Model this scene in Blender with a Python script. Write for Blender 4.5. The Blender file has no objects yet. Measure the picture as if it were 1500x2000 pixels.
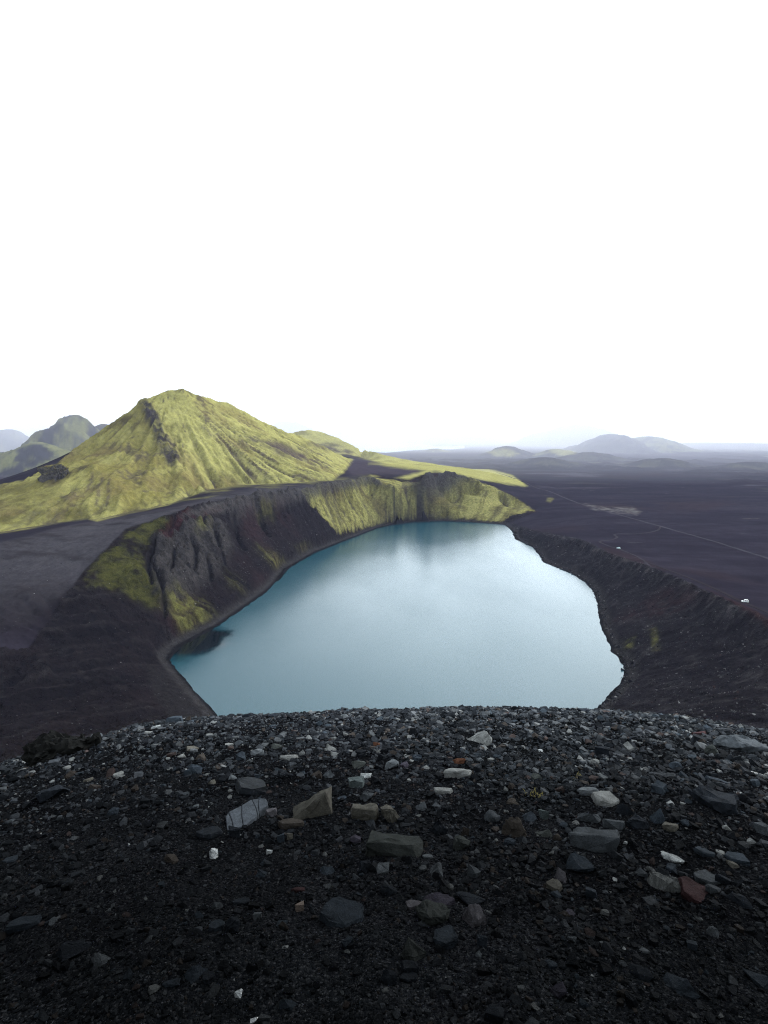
import bpy, bmesh, math, random
import numpy as np
from mathutils import Vector, Matrix, Euler, noise as mnoise

R = math.radians
random.seed(7)
rng = np.random.default_rng(7)
SC = bpy.context.scene
COL = SC.collection

# ------------------------------------------------------------------ camera, sky, sun, exposure
S = 1.3                     # metres per design unit
H0 = 140.0                  # eye height above the lake in design units
EYE = S * H0
PITCH = 7.8
FPX = 1111.0
cam_d = bpy.data.cameras.new('camera')
cam = bpy.data.objects.new('camera', cam_d)
COL.objects.link(cam)
cam_d.sensor_fit = 'VERTICAL'
cam_d.sensor_height = 36.0
cam_d.sensor_width = 27.0
cam_d.lens = 36.0 * FPX / 2000.0
cam_d.clip_start = 0.1
cam_d.clip_end = 120000.0
cam.location = (0, 0, EYE)
cam.rotation_euler = (R(90 - PITCH), 0, 0)
SC.camera = cam

SUN_EL, SUN_AZ = 25.0, 46.0          # azimuth clockwise from +Y: ahead and to the right
W = bpy.data.worlds.new('World')
SC.world = W
W.use_nodes = True
wn = W.node_tree.nodes
wl = W.node_tree.links
wn.clear()
w_out = wn.new('ShaderNodeOutputWorld')
w_sky = wn.new('ShaderNodeTexSky')
w_sky.sky_type = 'NISHITA'
w_sky.sun_disc = False
w_sky.sun_elevation = R(SUN_EL)
w_sky.sun_rotation = R(SUN_AZ)
w_sky.altitude = 600
w_bg = wn.new('ShaderNodeBackground')
w_bg.inputs['Strength'].default_value = 0.06
wl.new(w_sky.outputs[0], w_bg.inputs['Color'])
w_tc = wn.new('ShaderNodeTexCoord')
w_map = wn.new('ShaderNodeMapping')
w_map.inputs['Scale'].default_value = (1.4, 1.4, 4.0)
wl.new(w_tc.outputs['Generated'], w_map.inputs['Vector'])
w_no = wn.new('ShaderNodeTexNoise')
w_no.inputs['Scale'].default_value = 1.3
w_no.inputs['Detail'].default_value = 5.0
w_no.inputs['Roughness'].default_value = 0.55
wl.new(w_map.outputs[0], w_no.inputs['Vector'])
w_rmp = wn.new('ShaderNodeValToRGB')
w_rmp.color_ramp.elements[0].position = 0.33
w_rmp.color_ramp.elements[0].color = (0.45, 0.515, 0.555, 1)
w_rmp.color_ramp.elements[1].position = 0.58
w_rmp.color_ramp.elements[1].color = (0.84, 0.945, 1.0, 1)
wl.new(w_no.outputs['Fac'], w_rmp.inputs['Fac'])
w_cl = wn.new('ShaderNodeBackground')
w_dot = wn.new('ShaderNodeVectorMath'); w_dot.operation = 'DOT_PRODUCT'
w_dot.inputs[1].default_value = (math.sin(R(SUN_AZ)) * math.cos(R(SUN_EL)), math.cos(R(SUN_AZ)) * math.cos(R(SUN_EL)), math.sin(R(SUN_EL)))
wl.new(w_tc.outputs['Generated'], w_dot.inputs[0])
w_glow = wn.new('ShaderNodeMapRange'); w_glow.interpolation_type = 'SMOOTHSTEP'
w_glow.inputs[1].default_value = 0.35; w_glow.inputs[2].default_value = 1.0
w_glow.inputs[3].default_value = 0.84; w_glow.inputs[4].default_value = 2.75
wl.new(w_dot.outputs['Value'], w_glow.inputs[0])
wl.new(w_glow.outputs[0], w_cl.inputs['Strength'])
wl.new(w_rmp.outputs['Color'], w_cl.inputs['Color'])
w_mix = wn.new('ShaderNodeMixShader')
w_mix.inputs[0].default_value = 0.93
wl.new(w_bg.outputs[0], w_mix.inputs[1])
wl.new(w_cl.outputs[0], w_mix.inputs[2])
wl.new(w_mix.outputs[0], w_out.inputs['Surface'])

sun_d = bpy.data.lights.new('sun', 'SUN')
sun_d.energy = 1.1
sun_d.angle = R(26)
sun_d.color = (1.0, 0.96, 0.90)
sun = bpy.data.objects.new('sun', sun_d)
COL.objects.link(sun)
sun.rotation_euler = Euler((R(90 - SUN_EL), 0, R(180 - SUN_AZ)), 'XYZ')

SC.view_settings.view_transform = 'Standard'
SC.view_settings.look = 'None'
SC.view_settings.exposure = 1.3
SC.view_settings.gamma = 1.0
SC.view_settings.use_curve_mapping = False
SC.render.engine = 'CYCLES'
SC.cycles.use_denoising = True
SC.cycles.denoising_input_passes = 'RGB_ALBEDO_NORMAL'
SC.cycles.denoising_prefilter = 'NONE'
SC.cycles.filter_width = 1.15
SC.cycles.sample_clamp_indirect = 4.0
SC.cycles.max_bounces = 6
SC.cycles.volume_bounces = 3
SC.cycles.transparent_max_bounces = 12

# ------------------------------------------------------------------ small helpers
PC, PS = math.cos(R(PITCH)), math.sin(R(PITCH))


def ray(px, py):
    """Direction (x, y, z) through photo coordinates, per unit of optical depth."""
    u = (px - 750.0) / FPX
    v = (py - 1000.0) / FPX
    return u, PC - v * PS, -(PS + v * PC)


def at_z(px, py, z):
    d = ray(px, py)
    t = (H0 - z) / (-d[2])
    return (d[0] * t, d[1] * t, z)


def at_t(px, py, t):
    d = ray(px, py)
    return (d[0] * t, d[1] * t, H0 + d[2] * t)


def project(x, y, z):
    """Design-unit arrays to photo coordinates and depth."""
    dz = z - H0
    dep = y * PC - dz * PS
    up = y * PS + dz * PC
    dd = np.where(dep > 1e-3, dep, 1e-3)
    return 750 + FPX * x / dd, 1000 - FPX * up / dd, dep


def _hash(ix, iy, seed):
    n = (ix.astype(np.int64) * 374761393 + iy.astype(np.int64) * 668265263 + seed * 974634777) & 0x7FFFFFFF
    n = ((n ^ (n >> 13)) * 1274126177) & 0x7FFFFFFF
    n = n ^ (n >> 16)
    return (n & 0xFFFF).astype(np.float32) / 65535.0


def vnoise(x, y, seed=0):
    """Gradient noise in about -1..1."""
    x0 = np.floor(x); y0 = np.floor(y)
    fx = (x - x0).astype(np.float32); fy = (y - y0).astype(np.float32)
    ix = x0.astype(np.int64); iy = y0.astype(np.int64)
    ux = fx * fx * fx * (fx * (fx * 6 - 15) + 10)
    uy = fy * fy * fy * (fy * (fy * 6 - 15) + 10)

    def g(a, b, dx, dy):
        th = _hash(a, b, seed) * 6.2831853
        return np.cos(th) * dx + np.sin(th) * dy
    n00 = g(ix, iy, fx, fy); n10 = g(ix + 1, iy, fx - 1, fy)
    n01 = g(ix, iy + 1, fx, fy - 1); n11 = g(ix + 1, iy + 1, fx - 1, fy - 1)
    a = n00 + ux * (n10 - n00); b = n01 + ux * (n11 - n01)
    return (a + uy * (b - a)) * 1.5


def fbm(x, y, wl, octv=4, gain=0.5, seed=0, ridged=False):
    out = np.zeros(np.shape(x), np.float32)
    amp, f, tot = 1.0, 1.0 / wl, 0.0
    ca, sa = math.cos(0.7), math.sin(0.7)
    for o in range(octv):
        n = vnoise(x * f + 17.3 * o, y * f - 9.1 * o, seed + o * 13)
        if ridged:
            n = 1.0 - 2.0 * np.abs(n)
        out += amp * n
        tot += amp
        amp *= gain
        f *= 2.03
        x, y = ca * x - sa * y, sa * x + ca * y
    return out / tot


def sstep(a, b, x):
    t = np.clip((x - a) / (b - a), 0, 1)
    return t * t * (3 - 2 * t)


def mixc(c, d, f):
    return c + (np.asarray(d, np.float32) - c) * np.asarray(f)[..., None]


def poly_sd(px, py, poly):
    """Signed distance to a polygon, positive inside."""
    P = np.asarray(poly, np.float64)
    Q = np.roll(P, -1, axis=0)
    best = np.full(np.shape(px), 1e18)
    ins = np.zeros(np.shape(px), bool)
    for (ax, ay), (bx, by) in zip(P, Q):
        ex, ey = bx - ax, by - ay
        wx, wy = px - ax, py - ay
        h = np.clip((wx * ex + wy * ey) / (ex * ex + ey * ey + 1e-12), 0, 1)
        dx, dy = wx - ex * h, wy - ey * h
        best = np.minimum(best, dx * dx + dy * dy)
        if ay != by:
            c = (ay > py) != (by > py)
            xi = ax + (py - ay) * ex / ey
            ins ^= c & (px < xi)
    d = np.sqrt(best)
    return np.where(ins, d, -d)


def line_d(px, py, pts):
    best = np.full(np.shape(px), 1e18)
    for (ax, ay), (bx, by) in zip(pts[:-1], pts[1:]):
        ex, ey = bx - ax, by - ay
        wx, wy = px - ax, py - ay
        h = np.clip((wx * ex + wy * ey) / (ex * ex + ey * ey + 1e-12), 0, 1)
        dx, dy = wx - ex * h, wy - ey * h
        best = np.minimum(best, dx * dx + dy * dy)
    return np.sqrt(best)


def tag(o, label=None, cat=None, group=None, kind=None):
    if label: o['label'] = label
    if cat: o['category'] = cat
    if group: o['group'] = group
    if kind: o['kind'] = kind
    return o


def np_mesh(name, verts, faces, nper, mat, colors=None, normals=None, smooth=True, parent=None):
    """faces: flat int array, nper vertices per face."""
    me = bpy.data.meshes.new(name)
    nv = len(verts); nf = len(faces) // nper
    me.vertices.add(nv)
    me.vertices.foreach_set('co', np.asarray(verts, np.float32).ravel())
    me.loops.add(len(faces))
    me.loops.foreach_set('vertex_index', np.asarray(faces, np.int32))
    me.polygons.add(nf)
    me.polygons.foreach_set('loop_start', np.arange(0, nf * nper, nper, dtype=np.int32))
    me.polygons.foreach_set('use_smooth', np.full(nf, smooth, bool))
    me.update(calc_edges=True)
    if colors is not None:
        ca = me.color_attributes.new('tint', 'FLOAT_COLOR', 'POINT')
        c4 = np.ones((nv, 4), np.float32)
        c4[:, :colors.shape[1]] = colors
        ca.data.foreach_set('color', c4.ravel())
    if normals is not None:
        me.normals_split_custom_set_from_vertices(np.asarray(normals, np.float32).tolist())
    if mat: me.materials.append(mat)
    o = bpy.data.objects.new(name, me)
    COL.objects.link(o)
    if parent: o.parent = parent
    return o


# ------------------------------------------------------------------ materials
def new_mat(name):
    m = bpy.data.materials.new(name)
    m.use_nodes = True
    n = m.node_tree.nodes
    b = n['Principled BSDF']
    return m, n, m.node_tree.links, b


def terrain_mat(name, s1, s2, bump, rough=0.9, spec=0.0, contrast=(0.65, 1.35), bump_d=1.0):
    """Colour attribute times world-space grain, with fine relief."""
    m, n, l, b = new_mat(name)
    at = n.new('ShaderNodeAttribute'); at.attribute_name = 'tint'
    geo = n.new('ShaderNodeNewGeometry')
    n1 = n.new('ShaderNodeTexNoise'); n1.inputs['Scale'].default_value = s1
    n1.inputs['Detail'].default_value = 8; n1.inputs['Roughness'].default_value = 0.65
    n2 = n.new('ShaderNodeTexNoise'); n2.inputs['Scale'].default_value = s2
    n2.inputs['Detail'].default_value = 4; n2.inputs['Roughness'].default_value = 0.7
    l.new(geo.outputs['Position'], n1.inputs['Vector'])
    l.new(geo.outputs['Position'], n2.inputs['Vector'])
    mr = n.new('ShaderNodeMapRange')
    mr.inputs[1].default_value = 0.28; mr.inputs[2].default_value = 0.72
    mr.inputs[3].default_value = contrast[0]; mr.inputs[4].default_value = contrast[1]
    l.new(n1.outputs['Fac'], mr.inputs[0])
    mr2 = n.new('ShaderNodeMapRange')
    mr2.inputs[1].default_value = 0.25; mr2.inputs[2].default_value = 0.75
    mr2.inputs[3].default_value = contrast[0]; mr2.inputs[4].default_value = contrast[1]
    l.new(n2.outputs['Fac'], mr2.inputs[0])
    mu = n.new('ShaderNodeMath'); mu.operation = 'MULTIPLY'
    l.new(mr.outputs[0], mu.inputs[0]); l.new(mr2.outputs[0], mu.inputs[1])
    vm = n.new('ShaderNodeVectorMath'); vm.operation = 'SCALE'
    l.new(at.outputs['Color'], vm.inputs[0]); l.new(mu.outputs[0], vm.inputs['Scale'])
    l.new(vm.outputs[0], b.inputs['Base Color'])
    bp = n.new('ShaderNodeBump'); bp.inputs['Strength'].default_value = bump
    bp.inputs['Distance'].default_value = bump_d
    l.new(n1.outputs['Fac'], bp.inputs['Height'])
    l.new(bp.outputs[0], b.inputs['Normal'])
    b.inputs['Roughness'].default_value = rough
    b.inputs['Specular IOR Level'].default_value = spec
    return m


M_moss = terrain_mat('moss_slope', 0.14, 0.7, 0.8, bump_d=3.0, contrast=(0.72, 1.26))
M_wall = terrain_mat('crater_scree', 0.22, 1.0, 1.0, bump_d=3.0, contrast=(0.5, 1.6))
M_plain = terrain_mat('black_ash_plain', 0.05, 0.5, 0.35, bump_d=1.5, contrast=(0.75, 1.25))
M_far = terrain_mat('far_hill', 0.012, 0.06, 0.4, bump_d=10.0)

# ------------------------------------------------------------------ the land: control lines, then a membrane solved between them
SHORE_PX = [(430, 1402), (385, 1352), (345, 1308), (328, 1287), (345, 1264), (385, 1243), (425, 1222), (452, 1203), (485, 1180), (520, 1155),
            (540, 1135), (558, 1112), (585, 1096), (615, 1079), (660, 1061), (700, 1046), (735, 1032), (770, 1024), (815, 1019),
            (870, 1018), (930, 1021), (985, 1025), (1003, 1040), (1006, 1053), (1040, 1068), (1052, 1082), (1060, 1098),
            (1092, 1110), (1120, 1122), (1145, 1138), (1157, 1152), (1168, 1178), (1170, 1200), (1176, 1232), (1190, 1256),
            (1198, 1266), (1188, 1268), (1205, 1280), (1218, 1295), (1222, 1308), (1216, 1330), (1196, 1355), (1175, 1375), (1162, 1390),
            (1150, 1420), (1080, 1470), (960, 1500), (820, 1505), (660, 1490), (520, 1450)]
SHORE = np.array([at_z(px, py, 0.0)[:2] for px, py in SHORE_PX])

EDGE = [(-60, 1503), (0, 1494), (40, 1481), (100, 1463), (185, 1442), (250, 1422), (330, 1409), (430, 1403), (480, 1399), (600, 1395),
        (750, 1389), (870, 1385), (1000, 1385), (1100, 1387), (1200, 1391), (1300, 1399), (1400, 1412), (1500, 1431), (1560, 1440)]
E_az, E_t = [], []
for px, py in EDGE:
    d = ray(px, py)
    E_az.append(math.atan2(d[0], d[1])); E_t.append(-d[2] / math.hypot(d[0], d[1]))
E_az = np.array([-math.pi, -1.6] + E_az + [1.6, math.pi])
E_t = np.array([0.30, 0.42] + E_t + [0.40, 0.30])
EDGE_D = 13.0
EYE_H = 1.62


def knoll_base(x, y):
    """Height of the viewer's gravel brow, true metres."""
    r = np.hypot(x, y)
    az = np.arctan2(x, y)
    T = np.interp(az, E_az, E_t)
    b = EYE_H / EDGE_D ** 2
    a = T - 2 * b * EDGE_D
    a = 0.23 + (a - 0.23) * sstep(0.0, 5.0, r)
    rc = (0.78 - a) / (2 * b)
    h = np.where(r < rc, a * r + b * r * r, a * rc + b * rc * rc + 0.78 * (r - rc))
    return EYE - EYE_H - h


def knoll(x, y):
    r = np.hypot(x, y)
    far = sstep(9, 14, r)
    z = knoll_base(x, y)
    z = z + 0.10 * fbm(x, y, 1.7, 4, 0.55, 31) * (1 - 0.6 * far) + 0.05 * fbm(x, y, 0.35, 3, 0.55, 35) * (1 - 0.7 * far) * sstep(0.8, 2.0, r)
    return z


SEAM = 36.0
X0, X1, Y0, Y1 = -950.0, 950.0, -200.0, 2000.0
PLAIN = 20.0
lines = []


def L3(*pts):
    lines.append(np.array(pts, float))


def LZ(*p):
    L3(*[at_z(*q) for q in p])


def LT(*p):
    L3(*[at_t(*q) for q in p])


# crater rim on the left and far side (px, py, height)
RIM_L = [(1043, 998, 10), (1025, 984, 19), (1005, 970, 30), (975, 956, 42), (940, 945, 54), (905, 930, 66), (880, 922, 74), (845, 923, 76), (820, 932, 72), (800, 939, 68),
         (760, 938, 68), (722, 930, 72), (700, 934, 71), (685, 939, 70), (640, 947, 69), (600, 955, 69), (540, 965, 70), (460, 975, 72), (420, 981, 73), (385, 989, 74), (352, 1002, 72),
         (300, 1012, 69), (245, 1036, 64), (200, 1080, 56), (165, 1115, 48), (140, 1150, 41), (100, 1210, 30), (50, 1280, 22), (0, 1345, 18)]
rimL = np.array([at_z(*q) for q in RIM_L])
L3(*rimL)
# rim on the right
RIM_R = [(1008, 1030, 8), (1045, 1040, 12), (1088, 1049, 17), (1130, 1055, 20), (1180, 1080, 23), (1232, 1099, 27), (1260, 1108, 29), (1320, 1129, 33),
         (1352, 1148, 36), (1400, 1169, 40), (1460, 1197, 44), (1500, 1218, 46)]
rimR = np.array([at_z(*q) for q in RIM_R])
L3(*rimR)
L3(rimR[-1], (205, 205, 56), (175, 125, 84), (115, 52, 112), (36, 8, 132))
L3(rimL[-1], (-185, 190, 30), (-150, 120, 60), (-90, 55, 100), (-34, 6, 131))
# foot of the cliff band under the left rim
for seg, hf, df in ((rimL[3:21], 0.60, 0.26),):
    foot = []
    for p in seg:
        d2 = ((SHORE - p[:2]) ** 2).sum(1)
        q = SHORE[d2.argmin()]
        foot.append((*(p[:2] + (q - p[:2]) * df), p[2] * hf))
    L3(*foot)
for seg, hf, df in ((rimR[2:], 0.62, 0.22),):
    foot = []
    for p in seg:
        d2 = ((SHORE - p[:2]) ** 2).sum(1)
        q = SHORE[d2.argmin()]
        foot.append((*(p[:2] + (q - p[:2]) * df), p[2] * hf))
    L3(*foot)
# moss face below the left rim bulges out
LZ((262, 1095, 52), (290, 1150, 34), (318, 1205, 18))
LZ((250, 1220, 24), (270, 1270, 10))
# low knob in front of the far cliff
LZ((855, 1000, 9), (885, 985, 20), (915, 972, 30), (950, 958, 42))
LZ((830, 975, 30), (838, 1000, 8))
# gravel shelf outside the left rim
LZ((-80, 1080, 58), (0, 1062, 61), (140, 1029, 63), (280, 1003, 69), (345, 993, 74))
LZ((0, 1150, 45), (60, 1160, 42))
LZ((0, 1250, 31), (40, 1225, 33))
LZ((-80, 1050, 54), (0, 1041, 56), (60, 1030, 57), (170, 1014, 59), (205, 1014, 61), (250, 1001, 63), (330, 985, 68), (400, 957, 72), (480, 946, 73),
   (560, 944, 72.5), (650, 938, 72), (672, 925, 71), (690, 905, 72))
LZ((420, 968, 73), (500, 954, 73), (600, 946, 72), (680, 935, 71))
LZ((720, 915, 68), (800, 921, 68))
# green mountain: skyline, left ridge, arete
LT((-120, 975, 660), (0, 955, 665), (60, 944, 650), (100, 932, 640), (112, 915, 700), (150, 885, 740), (230, 820, 785), (262, 794, 800), (276, 781, 805), (292, 778, 815), (315, 768, 830), (335, 761, 842), (355, 758, 850),
   (372, 764, 870), (385, 772, 885), (425, 785, 935), (445, 787, 950), (470, 800, 985), (520, 829, 1045), (570, 850, 1110), (640, 879, 1210), (690, 902, 1330))
LT((278, 788, 800), (296, 812, 782), (312, 845, 760), (330, 888, 722), (352, 920, 688), (385, 946, 655))
LT((180, 905, 655), (215, 945, 605), (230, 975, 575))
LT((110, 950, 615), (70, 985, 560))
L3((-560, 980, 60), (-420, 1080, 60), (-250, 1150, 66), (-160, 1280, 70))
L3((-640, 700, 45), (-700, 900, 35))
lines_arete = np.concatenate([lines[-5][5:, :2]])
# second ridge
LT((548, 853, 1600), (575, 845, 1620), (600, 840, 1650), (625, 843, 1655), (650, 852, 1650), (700, 875, 1600), (770, 895, 1545), (850, 907, 1480), (930, 918, 1400),
   (985, 931, 1330), (1022, 948, 1270))
LZ((700, 893, 74), (760, 908, 70), (830, 914, 68), (900, 926, 58))
L3((-300, 1800, 60), (-100, 1850, 70), (100, 1780, 50), (260, 1600, 30), (330, 1400, 22))
# plain
L3((390, 200, 30), (390, 560, 20), (380, 900, 20), (390, 1300, 20), (400, 1900, 20))
L3((600, 100, 22), (600, 700, 20), (600, 1900, 20))
L3((300, 700, 19.5), (300, 1000, 19), (320, 1250, 20))
LZ((1500, 1145, 26), (1400, 1110, 24), (1300, 1080, 21), (1200, 1055, 19.5))
L3((250, 900, 17), (220, 960, 14), (205, 1010, 13))
LZ((1000, 968, 20), (1040, 975, 17), (1080, 985, 19))
L3((300, 300, 36), (260, 250, 42))
# hidden wall in front of the viewer and the ring where the brow takes over
rr = SEAM / S
ang = np.linspace(-math.pi, math.pi, 181)
L3(*[(rr * math.sin(a), rr * math.cos(a), float(knoll_base(np.array(SEAM * math.sin(a)), np.array(SEAM * math.cos(a)))) / S) for a in ang])
L3((0, 110, 68), (40, 110, 69), (-40, 108, 66))
L3((0, 180, 24), (50, 175, 27), (-50, 172, 25))
LZ((1500, 1330, 42), (1500, 1420, 50))
LZ((1330, 1400, 26), (1400, 1340, 28))
L3((-300, -100, 40), (0, -160, 55), (300, -100, 40))


def raster(step):
    nx = int(round((X1 - X0) / step)) + 1
    ny = int(round((Y1 - Y0) / step)) + 1
    sm = np.zeros(nx * ny); ct = np.zeros(nx * ny)

    def put(P):
        i = np.rint((P[:, 0] - X0) / step).astype(int); j = np.rint((P[:, 1] - Y0) / step).astype(int)
        ok = (i >= 0) & (i < nx) & (j >= 0) & (j < ny)
        k = j[ok] * nx + i[ok]
        sm[:] += np.bincount(k, P[ok, 2], nx * ny); ct[:] += np.bincount(k, minlength=nx * ny)
    for Ln in lines:
        seg = []
        for a, b in zip(Ln[:-1], Ln[1:]):
            n = max(2, int(np.hypot(*(b - a)[:2]) / 1.0))
            f = np.linspace(0, 1, n)[:, None]
            seg.append(a + (b - a) * f)
        put(np.concatenate(seg))
    fx = ct > 0
    val = np.where(fx, sm / np.maximum(ct, 1), 0.0)
    fx = fx.reshape(ny, nx); val = val.reshape(ny, nx)
    xs = X0 + step * np.arange(nx); ys = Y0 + step * np.arange(ny)
    gx, gy = np.meshgrid(xs, ys)
    sd = np.full(gx.shape, -500.0)
    m = (gx > -260) & (gx < 320) & (gy > 120) & (gy < 1080)
    sd[m] = poly_sd(gx[m], gy[m], SHORE)
    lake = sd > -max(1.0, step * 0.3)
    fx |= lake
    val = np.where(lake, np.clip(-sd * 0.35, -6, 0.2), val)
    for sl in ((0, slice(None)), (-1, slice(None)), (slice(None), 0), (slice(None), -1)):
        fx[sl] = True; val[sl] = PLAIN
    return fx, val, sd


def resize(a, ny, nx):
    oy, ox = a.shape
    y = np.linspace(0, oy - 1, ny); x = np.linspace(0, ox - 1, nx)
    y0 = np.minimum(y.astype(int), oy - 2); x0 = np.minimum(x.astype(int), ox - 2)
    fy = (y - y0)[:, None]; fx = (x - x0)[None]
    return (a[y0][:, x0] * (1 - fy) * (1 - fx) + a[y0][:, x0 + 1] * (1 - fy) * fx + a[y0 + 1][:, x0] * fy * (1 - fx) + a[y0 + 1][:, x0 + 1] * fy * fx)


h = None
for step, its in ((40, 250), (20, 200), (10, 200), (5, 220)):
    fx, val, sd = raster(step)
    h = np.full(val.shape, PLAIN) if h is None else resize(h, *val.shape)
    h[fx] = val[fx]
    jj, ii = np.indices(h.shape)
    red = ((jj + ii) % 2 == 0)[1:-1, 1:-1] & ~fx[1:-1, 1:-1]
    blk = ((jj + ii) % 2 == 1)[1:-1, 1:-1] & ~fx[1:-1, 1:-1]
    for it in range(its):
        for msk in (red, blk):
            avg = 0.25 * (h[:-2, 1:-1] + h[2:, 1:-1] + h[1:-1, :-2] + h[1:-1, 2:])
            c = h[1:-1, 1:-1]
            c[msk] += 1.75 * (avg[msk] - c[msk])


def blur(a, n=1):
    for _ in range(n):
        b = a.copy()
        b[1:-1] = 0.25 * a[:-2] + 0.5 * a[1:-1] + 0.25 * a[2:]
        a = b.copy()
        a[:, 1:-1] = 0.25 * b[:, :-2] + 0.5 * b[:, 1:-1] + 0.25 * b[:, 2:]
    return a


GS = 2.5
hs = blur(h, 2)
h = resize(0.8 * h + 0.2 * hs, int((Y1 - Y0) / GS) + 1, int((X1 - X0) / GS) + 1)
h = blur(h, 1)
ny, nx = h.shape
gx, gy = np.meshgrid(X0 + GS * np.arange(nx), Y0 + GS * np.arange(ny))
sdl = np.full(h.shape, -500.0)
m = (gx > -300) & (gx < 360) & (gy > 100) & (gy < 1120)
sdl[m] = poly_sd(gx[m], gy[m], SHORE)
dsh = np.maximum(-sdl, 0)                      # distance from the water
# narrow flat beach all round
h = np.where((sdl <= 0) & (dsh < 9), np.minimum(h, 0.25 + dsh * 0.16 + np.maximum(dsh - 5, 0) * 1.0), h)
sy, sx = np.gradient(h, GS)
slope = blur(np.hypot(sx, sy), 2)

# rills: drops run down the slope and leave their tracks
land = (gx > -700) & (gx < 320) & (gy > 230) & (gy < 1800) & (sdl < -6) & (slope > 0.15)
n_drop = 160000
kk = np.flatnonzero(land.ravel())
st = rng.choice(kk, n_drop)
dx_ = X0 + GS * (st % nx) + rng.uniform(-1, 1, n_drop); dy_ = Y0 + GS * (st // nx) + rng.uniform(-1, 1, n_drop)
hn = h + 2.2 * fbm(gx, gy, 26, 4, 0.55, 5) * sstep(0.15, 0.4, slope)
gyy, gxx = np.gradient(hn, GS)
acc = np.zeros(nx * ny)
for k in range(110):
    i = np.clip(((dx_ - X0) / GS + 0.5).astype(int), 0, nx - 1); j = np.clip(((dy_ - Y0) / GS + 0.5).astype(int), 0, ny - 1)
    q = j * nx + i
    acc += np.bincount(q, minlength=nx * ny)
    vx, vy = -gxx.ravel()[q], -gyy.ravel()[q]
    n = np.hypot(vx, vy) + 1e-6
    mv = np.minimum(n * 12, 1.0) * GS * 0.9 / n
    dx_ += vx * mv; dy_ += vy * mv
flow = np.log1p(acc.reshape(ny, nx) / 8.0)
flow = np.clip(flow / 3.2, 0, 1.3)
flow_s = 0.6 * flow + 0.4 * blur(flow, 1)
flow_c = flow_s - blur(flow, 6)
h = h - 3.0 * flow_c * sstep(0.2, 0.5, slope) * sstep(6, 20, dsh)

# ------------------------------------------------------------------ sampling the height map
def cubic(a, x, y):
    u = np.clip((x - X0) / GS, 1, nx - 3); v = np.clip((y - Y0) / GS, 1, ny - 3)
    i = u.astype(np.int64); j = v.astype(np.int64)
    fu = (u - i).astype(np.float32); fv = (v - j).astype(np.float32)

    def w(f):
        return (((-0.5 * f + 1) * f - 0.5) * f, (1.5 * f - 2.5) * f * f + 1, ((-1.5 * f + 2) * f + 0.5) * f, (0.5 * f - 0.5) * f * f)
    wu, wv = w(fu), w(fv)
    af = a.astype(np.float32).ravel()
    out = 0
    for b in range(4):
        row = 0
        for c in range(4):
            row = row + wu[c] * af[(j + b - 1) * nx + i + c - 1]
        out = out + wv[b] * row
    return out


def linear(a, x, y):
    u = np.clip((x - X0) / GS, 0, nx - 2.001); v = np.clip((y - Y0) / GS, 0, ny - 2.001)
    i = u.astype(np.int64); j = v.astype(np.int64)
    fu = (u - i); fv = (v - j)
    af = a.ravel()
    k = j * nx + i
    return af[k] * (1 - fu) * (1 - fv) + af[k + 1] * fu * (1 - fv) + af[k + nx] * (1 - fu) * fv + af[k + nx + 1] * fu * fv


# hills beyond the mapped land: (px of axis, py of top, depth, half-width, stretch along view, crater?, colour kind)
FAR_HILLS = [
    (146, 810, 1950, 150, 1.5, 'mossd', 'mossy hill with a rugged top left of the green mountain'),
    (95, 836, 1850, 120, 1.3, 'mossd', 'lower mossy shoulder beside the rugged mossy hill'),
    (205, 828, 2100, 140, 1.3, 'dark', 'dark hill half hidden behind the flank of the green mountain'),
    (75, 862, 1700, 190, 0.8, 'mossd', 'low pale mossy swell on the plain below the rugged mossy hill'),
    (15, 838, 3700, 210, 1.4, 'blue', 'far bluish hill at the left edge of the picture'),
    (-120, 815, 4200, 420, 1.4, 'blue', 'far bluish hill beyond the left edge of the picture'),
    (1195, 848, 3900, 270, 1.3, 'dark', 'broad dark hill with a blunt top on the right-hand plain'),
    (1268, 852, 4000, 300, 1.3, 'mossd', 'pale green shoulder of the broad dark hill'),
    (990, 871, 3100, 150, 1.0, 'dark', 'small dark cone with a mossy foot on the plain behind the lake'),
    (1090, 877, 3100, 150, 1.0, 'mossd', 'low mossy rise right of the small dark cone'),
    (850, 876, 3900, 90, 1.0, 'moss', 'low mossy spit beside the distant lake'),
    (1060, 893, 2150, 150, 0.8, 'dark', 'low dark lava mound below the small dark cone'),
    (1152, 883, 2600, 170, 0.8, 'dark', 'low dark swell in front of the broad dark hill'),
    (1290, 895, 2100, 150, 0.7, 'dark', 'low dark lava ridge right of the lava mound'),
    (1470, 902, 1950, 150, 0.7, 'dark', 'low dark lava rise near the right edge of the plain'),
    (1130, 830, 6200, 620, 1.2, 'blue', 'hazy mountain vanishing into low cloud behind the broad dark hill'),
    (700, 808, 7600, 860, 1.2, 'blue', 'ghostly mountain veiled by cloud above the distant lake'),
    (560, 824, 5800, 480, 1.2, 'blue', 'faint blue mountain peeping over the flank of the green mountain'),
    (850, 826, 8200, 900, 1.2, 'blue', 'second ghostly mountain beyond the distant lake'),
    (1420, 865, 5200, 900, 1.2, 'dark', 'long flat rise closing the plain on the right'),
    (120, 800, 6500, 700, 1.2, 'blue', 'ghostly mountain veiled by cloud behind the rugged mossy hill'),
]


def far_plain(x, y):
    r = np.hypot(x, y)
    z = PLAIN + (3.5 * fbm(x, y, 420, 4, 0.5, 61) + 16.0 * np.clip(fbm(x, y, 260, 5, 0.55, 62, True) - 0.25, 0, 1)) * sstep(900, 2200, r)
    return z


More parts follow.
